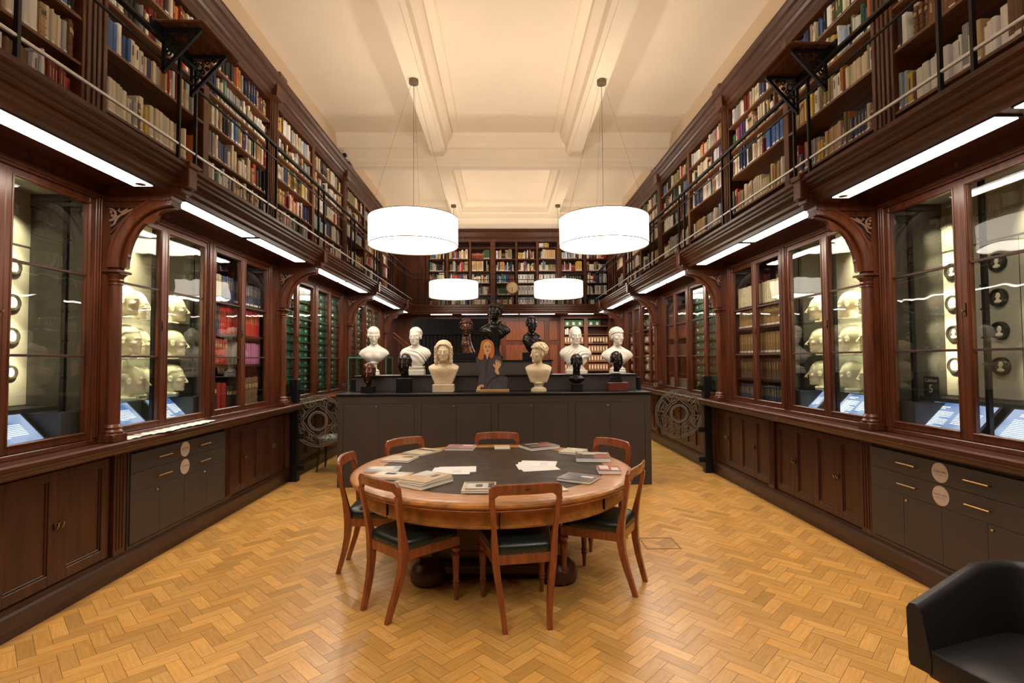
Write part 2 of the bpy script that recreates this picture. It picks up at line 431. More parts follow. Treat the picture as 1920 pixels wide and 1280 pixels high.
# ------------------------------------------------------------------ pendant lamps
def build_lamps():
    where = ['left drum pendant lamp nearer the camera, above the left end of the busts', 'right drum pendant lamp nearer the camera, above the right end of the busts',
             'small looking left drum pendant lamp farther back, before the end bookcase', 'small looking right drum pendant lamp farther back, before the end bookcase',
             'white drum pendant lamp behind the camera on the left', 'white drum pendant lamp behind the camera on the right']
    for i, (x, y) in enumerate(LAMPS):
        if i < 4 or True:
            zb = 3.085; zt = 3.44; r = .575
            t = thing('pendant_lamp', where[i], 'lamp', (x, y, zb), group='white drum pendant lamps')
            mb = MB(); mb.smooth = True
            mb.lathe([(r, zb), (r, zt)], (x, y, 0), 64)
            mb.f = mb.f[:-2]; mb.m = mb.m[:-2]; mb.sm = mb.sm[:-2]
            mi = MB(); mi.lathe([(r-.006, zt), (r-.006, zb)], (x, y, 0), 64); mi.f = mi.f[:-2]; mi.m = mi.m[:-2]; mi.sm = mi.sm[:-2]
            n = len(mb.v); mb.v += mi.v; mb.f += [tuple(k+n for k in f) for f in mi.f]; mb.m += mi.m; mb.sm += mi.sm
            mb.m = [0]*(len(mb.f)-len(mi.f))+[1]*len(mi.f)
            part('lamp_shade', mb, ['shade', 'shade_inner'], t)
            tr = MB()
            for z in (zb, zt):
                tr.tube([(x+(r+.001)*math.cos(a), y+(r+.001)*math.sin(a), z) for a in np.linspace(0, 2*PI, 64, endpoint=False)], .005, 6, closed=True)
            part('shade_rim', tr, 'shade_trim', t)
            part('diffuser', MB().lathe([(r-.008, zb+.012), (r-.008, zb+.016)], (x, y, 0), 64).slot(1).lathe([(r-.008, zb+.017), (r-.008, zb+.022)], (x, y, 0), 64), ['diffuser', 'shade_inner'], t)
            part('ceiling_canopy', MB().lathe([(.06, 5.24), (.062, 5.235), (.062, 5.288), (.055, 5.29)], (x, y, 0), 24), 'canopy', t)
            c = MB()
            for k in range(3):
                a = PI/2+k*2*PI/3
                c.tube([(x+.03*math.cos(a), y+.03*math.sin(a), 5.24), (x+(r-.01)*math.cos(a), y+(r-.01)*math.sin(a), zt)], .0015, 5)
            c.tube([(x, y, 5.24), (x, y, zb+.30)], .003, 6)
            part('suspension_wire', c, 'canopy', t)
        l = bpy.data.lights.new('lamp_bulb_%d' % i, 'POINT'); l.energy = LAMP_UP; l.color = WARM; l.shadow_soft_size = .06
        o = bpy.data.objects.new('lamp_bulb_%d' % i, l); COL.objects.link(o); o.location = (x, y, zb+.22)
        area_light('lamp_down_%d' % i, (x, y, zb-.01), 1.1, 1.1, LAMP_DOWN, WARM, down=True, shape='DISK')
build_lamps()

# ------------------------------------------------------------------ side walls: gallery, brackets, cases
def build_gallery(s):
    nm = SIDE[s]
    t = thing('gallery', 'dark moulded gallery walkway running along the %s wall' % nm, 'gallery', (s*2.6, 6, 2.8))
    pr = [(2.30, 3.02), (2.275, 3.0), (2.275, 2.975), (2.30, 2.965), (2.30, 2.945), (2.322, 2.935), (2.322, 2.918), (2.345, 2.90), (2.335, 2.885), (2.36, 2.87), (2.36, 2.845), (2.385, 2.83), (2.385, 2.795), (2.53, 2.795), (2.53, 2.86), (2.97, 2.86), (2.97, 3.02)]
    e = 13.16 if s else 0
    part('cornice', MB(s).prof(pr, .3, e), 'mahogany_long', t)
    for y in P[s][1:]:
        mb = MB(s)
        mb.box(2.268, 2.42, y-.05, y+.05, 2.84, 3.02, .006).box(2.255, 2.42, y-.065, y+.065, 2.985, 3.025, .006)
        mb.box(2.31, 2.45, y-.055, y+.055, 2.80, 2.84, .006)
        part('keystone_block', mb, 'mahogany', t)
    # strip lights in the soffit
    for k in range(1, len(P[s])):
        a = P[s][k]; 
        segs = [(a+.12, a+1.19), (a+1.29, a+2.44)] if k > 1 else [(a+.12, a+1.2), (a+1.30, P[s][2]-.24)]
        if k == 5: segs = [(a+.12, a+.62)]
        for j, (y0, y1) in enumerate(segs):
            lab = '%s of the two bright strip lights under the %s gallery, %s' % ('nearer' if j == 0 else 'farther', nm, ['', 'bay nearest the camera', 'bay of the plaster heads', 'third bay back', 'fourth bay back', 'last bay'][k])
            if k == 5: lab = 'short last strip light under the %s gallery beside the end wall' % nm
            q = thing('strip_light', lab, 'strip light', (s*2.44, (y0+y1)/2, 2.795), group='strip lights under the %s gallery' % nm)
            part('housing', MB(s).box(2.388, 2.528, y0-.01, y1+.01, 2.786, 2.795), 'black_paint', q)
            part('tube', MB(s).box(2.392, 2.518, y0, y1, 2.780, 2.7865, .002), 'tube', q)
            if k in (1, 2) and j == (1 if k == 1 else 0) and k == 1:
                part('spot_lamp', MB(s).lathe([(.03, 2.776), (.03, 2.781)], (2.44, y1-.05, 0), 20), 'canopy', q)
            area_light('strip_%s_%d_%d' % (nm, k, j), (s*2.455, (y0+y1)/2, 2.774), .12, y1-y0-.02, STRIP_POWER*(y1-y0), (1, .82, .64))
    # iron railing
    t = thing('gallery_railing', 'low black iron railing along the edge of the %s gallery' % nm, 'railing', (s*2.36, 6, 3.02))
    part('top_rail', MB(s).box(2.34, 2.385, .3, 13.2, 3.79, 3.80+.015, .004), 'black_iron', t)
    part('middle_rail', MB(s).tube([(2.36, .3, 3.665), (2.36, 13.2, 3.665)], .010, 8), 'black_iron', t)
    part('bottom_rail', MB(s).tube([(2.36, .3, 3.16), (2.36, 13.2, 3.16)], .011, 8), 'steel', t, 'bright steel bottom rail')
    ys = []
    for a in P[s]:
        ys += [a-.03, a+.17, a+1.36, a+1.56]
    for y in ys:
        if .8 < y < 13.2: part('baluster', MB(s).box(2.349, 2.371, y-.009, y+.009, 3.02, 3.80), 'black_iron', t)
for s in (-1, 1): build_gallery(s)

def arch_curve(n=18, d=0):
    return [(2.385+(.385-d)*math.cos(PI/2*i/n), 2.27+(.455-d)*math.sin(PI/2*i/n)) for i in range(n+1)]
def build_bracket(s, y, lab):
    t = thing('arch_bracket', lab, 'bracket', (s*2.80, y, 1.04), group='arched wooden brackets of the %s wall' % SIDE[s])
    part('column_base', MB(s).box(2.745, 2.875, y-.065, y+.065, 1.04, 1.10, .005).lathe([(.062, 1.10), (.064, 1.115), (.052, 1.13), (.058, 1.145), (.045, 1.165)], (2.805, y, 0), 20), 'mahogany', t)
    part('column', MB(s).lathe([(.043, 1.16), (.041, 2.19)], (2.805, y, 0), 20).box(2.82, 2.93, y-.055, y+.055, 1.04, 2.84), 'mahogany', t)
    part('capital', MB(s).lathe([(.043, 2.165), (.052, 2.18), (.046, 2.19), (.050, 2.205), (.070, 2.225)], (2.805, y, 0), 20).lathe([(.048, 2.15), (.050, 2.155), (.048, 2.16)], (2.805, y, 0), 20).box(2.735, 2.89, y-.068, y+.068, 2.232, 2.25, .005), 'mahogany', t)
    cu = arch_curve()
    pl = cu+[(2.385, 2.745), (2.93, 2.745), (2.93, 2.25), (2.77, 2.25)]
    part('spandrel', MB(s).prof(pl, y-.034, y+.034), 'mahogany', t)
    part('beam', MB(s).prof([(2.93, 2.74), (2.425, 2.74), (2.42, 2.75), (2.405, 2.745), (2.385, 2.752), (2.382, 2.775), (2.36, 2.785), (2.35, 2.81), (2.35, 2.86), (2.93, 2.86)], y-.062, y+.062), 'mahogany', t)
    m = MB(s)
    m.tube([(a, y, b) for a, b in arch_curve(18, -.016)], 0, flat=(.034, .052))
    for yy in (y-.05, y+.05):
        m.tube([(a, yy, b) for a, b in arch_curve(18, -.050)], .013, 6)
        m.tube([(a, yy, b) for a, b in arch_curve(18, .008)], .012, 6)
    part('arch_moulding', m, 'mahogany', t)
    # cusped inner fin (trefoil)
    n = 40; inn = []
    for i in range(n+1):
        a = PI/2*i/n; d = .012+.05*max(0, math.cos(a*6))**3*(1 if .12 < a/PI*2 < .9 else 0)
        inn.append((2.385+(.345-d)*math.cos(a), 2.27+(.435-d)*math.sin(a)))
    out = arch_curve(n, .02)
    part('cusped_fin', MB(s).prof(out+inn[::-1], y-.018, y+.018), 'mahogany', t)
    # recessed spandrel panel with carved scrollwork, both faces
    m = MB(s); f = MB(s)
    for q in (-1, 1):
        yy = y+q*.042
        tri = [(2.60, 2.70), (2.885, 2.70), (2.885, 2.44), (2.80, 2.53), (2.72, 2.62)]
        f.tube([(a, yy, b) for a, b in tri], .007, 6, closed=True)
        m.tube([(2.825+.042*math.cos(a), yy, 2.645+.042*math.sin(a)) for a in np.linspace(0, 2*PI, 20, endpoint=False)], .009, 6, closed=True)
        for k in range(4):
            a = k*PI/2+.4; m.ball((2.825+.020*math.cos(a), yy, 2.645+.020*math.sin(a)), (.013, .009, .013), 8, 6)
        m.tube([(2.66, yy, 2.688), (2.69, yy, 2.672), (2.72, yy, 2.655), (2.75, yy, 2.64), (2.775, yy, 2.62), (2.79, yy, 2.58), (2.82, yy, 2.56)], [.004, .008, .010, .008, .010, .008, .004], 6)
        m.tube([(2.835, yy, 2.54), (2.86, yy, 2.56), (2.85, yy, 2.585), (2.83, yy, 2.575)], [.006, .009, .008, .004], 6)
        m.tube([(2.70, yy, 2.685), (2.74, yy, 2.66), (2.765, yy, 2.675), (2.755, yy, 2.69)], [.008, .010, .008, .004], 6)
        m.tube([(2.86, yy, 2.50), (2.85, yy, 2.55), (2.865, yy, 2.58), (2.875, yy, 2.56)], [.005, .010, .008, .004], 6)
    rc = MB(s)
    for q in (-1, 1): rc.prof([(2.615, 2.693), (2.878, 2.693), (2.878, 2.46), (2.80, 2.54), (2.72, 2.63)], y+q*.034, y+q*.0355)
    part('panel_ground', rc, 'black_iron', t)
    part('panel_moulding', f, 'mahogany', t); part('carved_scroll', m, 'carved', t)
M['carved'] = mat('highlit_carved_wood', (.26, .14, .10), .15, spec=.9)  # wood colour lightened to carry the silvery highlights of the carving
for s in (-1, 1):
    near = ['', '', 'nearest arched bracket on the %s wall, before the plaster heads', 'second arched bracket on the %s wall, before the green boxes', 'third arched bracket on the %s wall', 'farthest arched bracket on the %s wall']
    for k in range(2, 6): build_bracket(s, P[s][k], near[k] % SIDE[s])

def door(s, y0, y1, t, hy=None, z0=1.075, z1=2.735):
    """glazed door: frame > pane, bars, handle"""
    d = MB(s); w_ = .048; u0, u1 = 2.872, 2.905
    d.box(u0, u1, y0, y0+w_, z0, z1, .004).box(u0, u1, y1-w_, y1, z0, z1, .004)
    d.box(u0, u1, y0+w_, y1-w_, z0, z0+.055, .004).box(u0, u1, y0+w_, y1-w_, z1-.05, z1, .004)
    i0, i1 = y0+w_, y1-w_
    for a, b in ((i0-.001, i0+.010), (i1-.010, i1+.001)): d.box(u0+.008, u1, a, b, z0+.05, z1-.045)
    for a in (i0-.007, i1+.007): d.box(u0-.005, u0+.01, a-.005, a+.005, z0+.045, z1-.04, .002)
    for zz in (z0+.047, z1-.042): d.box(u0-.005, u0+.01, i0-.01, i1+.01, zz-.005, zz+.005, .002)
    o = part('glazed_door', d, 'mahogany', t)
    g = MB(s).box(2.893, 2.896, i0, i1, z0+.055, z1-.05)
    part('glass_pane', g, 'glass', o)
    for z in (1.645, 2.195): part('glazing_bar', MB(s).box(2.880, 2.905, i0, i1, z-.008, z+.008, .002), 'mahogany_dark', o)
    if hy is not None:
        h = MB(s).box(2.864, 2.872, hy-.010, hy+.010, 1.86, 1.94).tube([(2.862, hy+.015, 1.90), (2.855, hy, 1.885), (2.862, hy-.015, 1.90)], .004, 6)
        part('handle', h, 'dark_brass', o)
def case_unit(s, y0, y1, edges, kind, label, lining='case_dark', dark_end=None):
    """one glazed cabinet unit between two uprights; edges = the door edges"""
    t = thing('glazed_cabinet', label, 'cabinet', (s*2.9, (y0+y1)/2, 1.04), group='glazed cabinets of the %s wall' % SIDE[s])
    f = MB(s)
    f.box(2.865, 2.93, y0, edges[0][0], 1.04, 2.86, .004).box(2.865, 2.93, edges[-1][1], y1, 1.04, 2.86, .004)
    for (a, b) in zip(edges[:-1], edges[1:]):
        if b[0]-a[1] > .01: f.box(2.860, 2.93, a[1], b[0], 1.04, 2.86, .004)
    for yy in [edges[0][0]-.012, edges[-1][1]+.012, edges[0][0]-.034, edges[-1][1]+.034]+[q+d_ for (a, b) in zip(edges[:-1], edges[1:]) if b[0]-a[1] > .01 for q, d_ in ((a[1], .02), (b[0], -.02))]: f.box(2.850, 2.868, yy-.006, yy+.006, 1.08, 2.75, .002)
    f.box(2.858, 2.93, y0, y1, 1.04, 1.073, .004).box(2.862, 2.93, y0, y1, 2.737, 2.86)
    f.box(2.845, 2.87, y0, y1, 2.755, 2.785, .006)
    part('frame', f, 'mahogany', t)
    b = MB(s).box(3.40, 3.45, y0, y1, 1.04, 2.86).box(2.93, 3.45, y0, y1, 2.80, 2.86).box(2.93, 3.45, y0, y1, 1.04, 1.06)
    part('back_panel', b, lining, t)
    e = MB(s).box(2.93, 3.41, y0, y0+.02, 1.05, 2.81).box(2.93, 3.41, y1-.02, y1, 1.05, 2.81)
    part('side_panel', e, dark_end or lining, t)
    n = len(edges)
    for i, (a, c) in enumerate(edges):
        hy = c-.02 if i % 2 == 0 else a+.02
        door(s, a, c, t, hy if i % 2 == 0 else None)
    return t
def shelves(s, t, y0, y1, zs, mat_='mahogany_dark', depth=3.38, th=.012):
    for z in zs: part('shelf', MB(s).box(2.925, depth, y0+.02, y1-.02, z-th*2, z), mat_, t)
def edges_for(s, k):
    a = P[s][k]
    if k == 1:
        e = P[s][2]
        return [(e-2.66, e-2.04), (e-2.04, e-1.45), (e-1.38, e-.755), (e-.755, e-.11)]
    return [(a+.055, a+.640), (a+.640, a+1.262), (a+1.362, a+1.955), (a+1.955, a+2.565)]
CASES = {}
SHELF_RED = [1.065, 1.57, 1.89, 2.23]; SHELF_BR = [1.065, 1.36, 1.66, 1.97, 2.23]
def build_cases(s):
    nm = SIDE[s]
    for k in (1, 2, 3, 4):
        E_ = edges_for(s, k); a, b = P[s][k]+.0, (P[s][k+1] if k < 5 else 13.1)
        if k == 1:
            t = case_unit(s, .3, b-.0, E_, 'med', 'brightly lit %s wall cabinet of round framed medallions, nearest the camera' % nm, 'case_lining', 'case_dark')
            CASES[(s, 1)] = t
            continue
        mid = a+1.31
        for h, (y0, y1, ee) in enumerate(((a, mid, E_[:2]), (mid, b, E_[2:]))):
            kind = {(-1, 2, 0): 'casts', (1, 2, 0): 'casts', (-1, 2, 1): 'red', (1, 2, 1): 'brown', (1, 3, 0): 'green', (-1, 3, 0): 'green', (-1, 3, 1): 'green', (-1, 4, 0): 'green', (-1, 4, 1): 'green'}.get((s, k, h), 'books')
            lab = {'casts': '%s wall glazed cabinet of pale plaster heads' % nm, 'red': 'left wall glazed cabinet filled with red and blue volumes', 'brown': 'right wall glazed cabinet of brown and cream journals',
                   'green': '%s wall glazed cabinet packed with green box files, %s' % (nm, {(3, 0): 'just past the second bracket', (3, 1): 'nearer half before the third bracket', (4, 0): 'just past the third bracket', (4, 1): 'farthest along the wall'}[(k, h)] if kind == 'green' else ''),
                   'books': 'right wall glazed cabinet of mixed books, %s' % {(3, 1): 'between green boxes and the third bracket', (4, 0): 'just past the third bracket', (4, 1): 'farthest along the wall'}.get((k, h), '')}[kind]
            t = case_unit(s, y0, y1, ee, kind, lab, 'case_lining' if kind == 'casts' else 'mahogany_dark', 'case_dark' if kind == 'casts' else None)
            CASES[(s, k, h)] = (t, kind, y0, y1, ee)
            if kind == 'red': shelves(s, t, y0, y1, SHELF_RED)
            if kind == 'brown': shelves(s, t, y0, y1, SHELF_BR)
            if kind == 'books': shelves(s, t, y0, y1, SHELF_BR)
            if kind == 'green': shelves(s, t, y0, y1, [1.065+.1155*i for i in range(15)], 'shelf_wood', 3.2, .004)
            if kind == 'casts':
                for z in (1.30, 1.625, 1.945): part('glass_shelf', MB(s).box(2.93, 3.36, y0+.03, y1-.03, z-.008, z), 'gate_glass', t)
    # last short stretch beside the end wall
    mb = MB(s).box(2.86, 3.46, P[s][5], Y1+.45, 0, 2.86); struct('wall_%s_end_panelling' % nm, mb, 'mahogany_dark')
for s in (-1, 1): build_cases(s)

# worktops and base cupboards
def build_base(s):
    nm = SIDE[s]
    pr = [(2.735, 1.04), (2.72, 1.03), (2.72, 1.008), (2.735, 1.0), (2.745, .985), (2.775, .975), (2.79, .95), (2.84, .94), (2.86, .925), (3.45, .925), (3.45, 1.04)]
    single('worktop', MB(s).prof(pr, .3, P[s][5]), 'mahogany_long', 'long polished mahogany ledge along the %s wall under the glazed cabinets' % nm, 'worktop', (s*3, 5, .95))
    def panel_door(t, y0, y1, handle):
        z0, z1 = .19, .905
        d = MB(s); d.box(2.918, 2.94, y0, y0+.07, z0, z1, .003).box(2.918, 2.94, y1-.07, y1, z0, z1, .003).box(2.918, 2.94, y0+.07, y1-.07, z0, z0+.07, .003).box(2.918, 2.94, y0+.07, y1-.07, z1-.06, z1, .003)
        for (a, b, c, e) in ((y0+.07, y0+.082, z0+.07, z1-.06), (y1-.082, y1-.07, z0+.07, z1-.06)): d.box(2.926, 2.94, a, b, c, e, .003)
        d.box(2.926, 2.94, y0+.07, y1-.07, z0+.07, z0+.084, .003)
        o = part('cupboard_door', d, 'base_wood', t)
        part('door_panel', MB(s).box(2.934, 2.945, y0+.06, y1-.06, z0+.06, z1-.05), M['cupboard_panel'], o)
        if handle: part('latch', MB(s).box(2.906, 2.918, handle-.016, handle+.016, .53, .575, .002).tube([(2.904, handle+.012, .57), (2.895, handle, .55), (2.904, handle-.012, .53)], .004, 6), 'dark_brass', o)
    def plinth(t, y0, y1):
        part('plinth', MB(s).prof([(2.905, 0), (2.905, .045), (2.899, .05), (2.890, .14), (2.899, .155), (2.905, .185), (3.44, .185), (3.44, 0)], y0, y1), 'mahogany_dark', t)
        part('carcass', MB(s).box(2.945, 3.44, y0, y1, .18, .925), 'mahogany_dark', t)
    def uprights(t, ys):
        for y in ys:
            u = MB(s).box(2.892, 2.945, y-.06, y+.06, .18, .925, .004)
            for q in (-.03, 0, .03): u.box(2.885, 2.895, y+q-.008, y+q+.008, .22, .90, .003)
            part('upright', u, 'base_wood', t)
    def wood(y0, y1, n, lab):
        t = thing('base_cupboard', lab, 'cupboard', (s*3.1, (y0+y1)/2, 0), group='panelled base cupboards of the %s wall' % nm)
        plinth(t, y0, y1); uprights(t, [y0+.06])
        w_ = (y1-y0-.13)/n
        for i in range(n): panel_door(t, y0+.125+i*w_, y0+.125+(i+1)*w_, (y0+.125+(i+1)*w_-.02 if i % 2 == 0 else y0+.125+i*w_+.02))
    def grey(y0, y1, lab):
        t = thing('drawer_unit', lab, 'drawer unit', (s*3.1, (y0+y1)/2, 0))
        plinth(t, y0-.005, y1+.005)
        part('unit_frame', MB(s).box(2.893, 2.945, y0, y1, .185, .925), 'grey_paint', t)
        part('gap_shade_sheet', MB(s).box(2.8915, 2.893, y0+.015, y1-.015, .205, .915), 'black_paint', t)  # black sheet painted as the shade in the gaps between the fronts
        w_ = (y1-y0-.03)/4; a = y0+.015
        for i in range(4):
            d = part('cupboard_door', MB(s).box(2.882, 2.892, a+i*w_+.0015, a+(i+1)*w_-.0015, .215, .592, .001), 'grey_paint', t)
            if i in (0, 3) or (i == 1 and False):
                pass
            if i % 2 == 0:
                yy = a+(i+1)*w_-.035 if s < 0 else a+(i+1)*w_+.035*0+.0-.035
                part('knob', MB(s).lathe([(.010, -.006), (.011, 0), (.004, .004)], (0, 0, 0), 14).xf(Matrix.Translation((s*0, 0, 0))) if False else MB(s).ball((2.878, yy, .562), .010, 10, 8), 'brass', d)
        for j, (z0, z1) in enumerate(((.595, .745), (.748, .897))):
            d = part('drawer', MB(s).box(2.882, 2.892, a+.0015, y1-.0165, z0, z1, .001), 'grey_paint', t)
            for yy in (a+.33*1.0+.05, a+4*w_-.33-.05+.0):
                zz = z1-.072
                part('handle', MB(s).tube([(2.884, yy-.085, zz), (2.862, yy-.085, zz), (2.862, yy+.085, zz), (2.884, yy+.085, zz)], .0045, 6), 'brass', d)
            st = MB(s); st.smooth = False
            cy, cz = a+2*w_, (.672 if j == 0 else .826)
            disc = [(cy+.066*math.cos(q), cz+.066*math.sin(q)) for q in np.linspace(0, 2*PI, 40, endpoint=False)]
            st.prof(disc, 2.8795, 2.882, 'x')
            o = part('round_sticker', st, 'card', d, 'round cream sticker reading please open')
            for txt, sz, dz, mm in (('PLEASE OPEN', .0175, .006, 'ink'), ('NOT FORCE', .0145, -.016, 'ink_light')):
                tm = text_mb(txt, sz)
                q = MB(); q.v = [(s*2.8788, cy+(-s)*x*1.0, cz+dz+yv) for x, yv, _ in tm.v]; q.f = tm.f; q.m = tm.m; q.sm = tm.sm
                part('sticker_text', q, mm, o)
    if s < 0:
        wood(.3, 2.0, 3, 'panelled mahogany base cupboard left of the camera, partly outside the photo')
        wood(2.0, 3.86, 4, 'panelled mahogany base cupboard under the left medallion cabinet')
        t_ = None
        grey(4.005, 5.375, 'grey drawer unit with round stickers in the left wall, under the plaster heads')
        wood(5.38, 6.86, 4, 'panelled base cupboard left of the black gate post, under red volumes')
        wood(6.86, 9.6, 7, 'panelled base cupboard behind the left glass gate'); wood(9.6, 12.14, 7, 'farthest panelled base cupboard of the left wall')
        t = thing('base_upright', 'moulded upright between wood cupboard and grey drawer unit, left wall', 'upright', (s*3, 3.93, 0)); plinth(t, 3.86, 4.0); uprights(t, [3.93])
    else:
        grey(2.775, 4.125, 'grey drawer unit with round stickers in the right wall, beside the black armchair')
        wood(.3, 2.77, 6, 'panelled base cupboard of the right wall behind the black armchair')
        wood(4.13, 5.62, 4, 'panelled base cupboard right wall, next to the grey drawer unit'); wood(5.62, 7.22, 4, 'panelled base cupboard just right of the right gate post')
        wood(7.22, 9.8, 7, 'panelled base cupboard seen through the right glass gate'); wood(9.8, 12.35, 7, 'farthest panelled base cupboard of the right wall')
M['cupboard_panel'] = mat('cupboard_panel', (.048, .014, .006), .38, noise=.35, nscale=3, stretch=(9, 9, .8))
for s in (-1, 1): build_base(s)

# ------------------------------------------------------------------ upper gallery bookcases
BOOKS = []       # y0,y1,z,top,side/back, location words
def rows_for(key):
    rr = random.Random(hash(str(key)) % 1000 if False else sum(ord(c)*(i+3) for i, c in enumerate(str(key))))
    return [[3.03, 3.44, 3.90, 4.23, 4.56], [3.03, 3.42, 3.88, 4.22, 4.56], [3.03, 3.31, 3.62, 3.93, 4.23, 4.54]][0 if rr.random() < .35 else (1 if rr.random() < .4 else 2)]
PU = {-1: [.78, 3.58, 6.38, 9.26, 12.05], 1: [1.0, 3.84, 6.62, 9.46, 12.3]}
def build_upper(s):
    nm = SIDE[s]; bayname = ['nearest bay', 'second bay', 'third bay', 'fourth bay', 'last bay']
    for k, a in enumerate(PU[s]):
        b = PU[s][k+1] if k < 4 else 13.84
        t = thing('gallery_bookcase', 'tall mahogany bookcase full of books on the %s gallery, %s' % (nm, bayname[k]), 'bookcase', (s*3.0, (a+b)/2, 3.02), group='bookcases on the %s gallery' % nm)
        part('back_panel', MB(s).box(3.14, 3.2, a-.11, b-.111, 3.02, 5.0), 'mahogany_dark', t)
        pil = MB(s).box(2.87, 3.14, a-.11, a+.11, 3.02, 5.0, .004)
        for q in (-.07, -.02, .02, .07): pil.box(2.858, 2.872, a+q-.012, a+q+.012, 3.1, 4.86, .004)
        part('pilaster', pil, 'mahogany', t)
        part('pilaster_capital', MB(s).box(2.80, 2.9, a-.10, a+.10, 4.86, 4.90, .006).box(2.755, 2.9, a-.11, a+.11, 5.09, 5.16, .012).box(2.80, 2.9, a-.09, a+.09, 4.9, 5.1, .004), 'mahogany', t)
        mid = a+1.35
        if k < 4:
            u = MB(s).box(2.875, 3.14, mid-.045, mid+.045, 3.02, 5.0, .004)
            part('upright', u, 'mahogany', t)
        cp = [(2.88, 4.80), (2.875, 4.88), (2.86, 4.90), (2.85, 4.94), (2.83, 4.96), (2.83, 4.985), (2.80, 5.02), (2.79, 5.06), (2.765, 5.085), (2.765, 5.12), (2.79, 5.13), (3.02, 5.13), (3.14, 5.0), (3.14, 4.80)]
        part('cornice', MB(s).prof(cp, a-.11, b-.11), 'mahogany_long', t)
        cols = [(a+.115, mid-.05), (mid+.05, b-.115)] if k < 4 else []
        if k == 4:
            part('plain_panel', MB(s).box(2.88, 3.14, a+.9, b, 3.02, 4.85), 'mahogany', t); cols = [(a+.115, a+.85)]
        for c, (y0, y1) in enumerate(cols):
            rows = rows_for((s, k, c))
            for r, z in enumerate(rows):
                if r: part('shelf', MB(s).box(2.878, 3.14, y0-.01, y1+.01, z-.024, z, .003), 'shelf_wood', t)
                top = (rows[r+1]-.03 if r+1 < len(rows) else 4.79)
                BOOKS.append(dict(s=s, y0=y0, y1=y1, z=z, top=top, u=2.905, place='%s gallery, %s shelf, %s' % (nm, ['bottom', 'second', 'third', 'fourth', 'fifth', 'sixth'][r], ['nearer', 'farther'][c]+' half of '+bayname[k]), r=r, last=(r+1 == len(rows))))
for s in (-1, 1): build_upper(s)

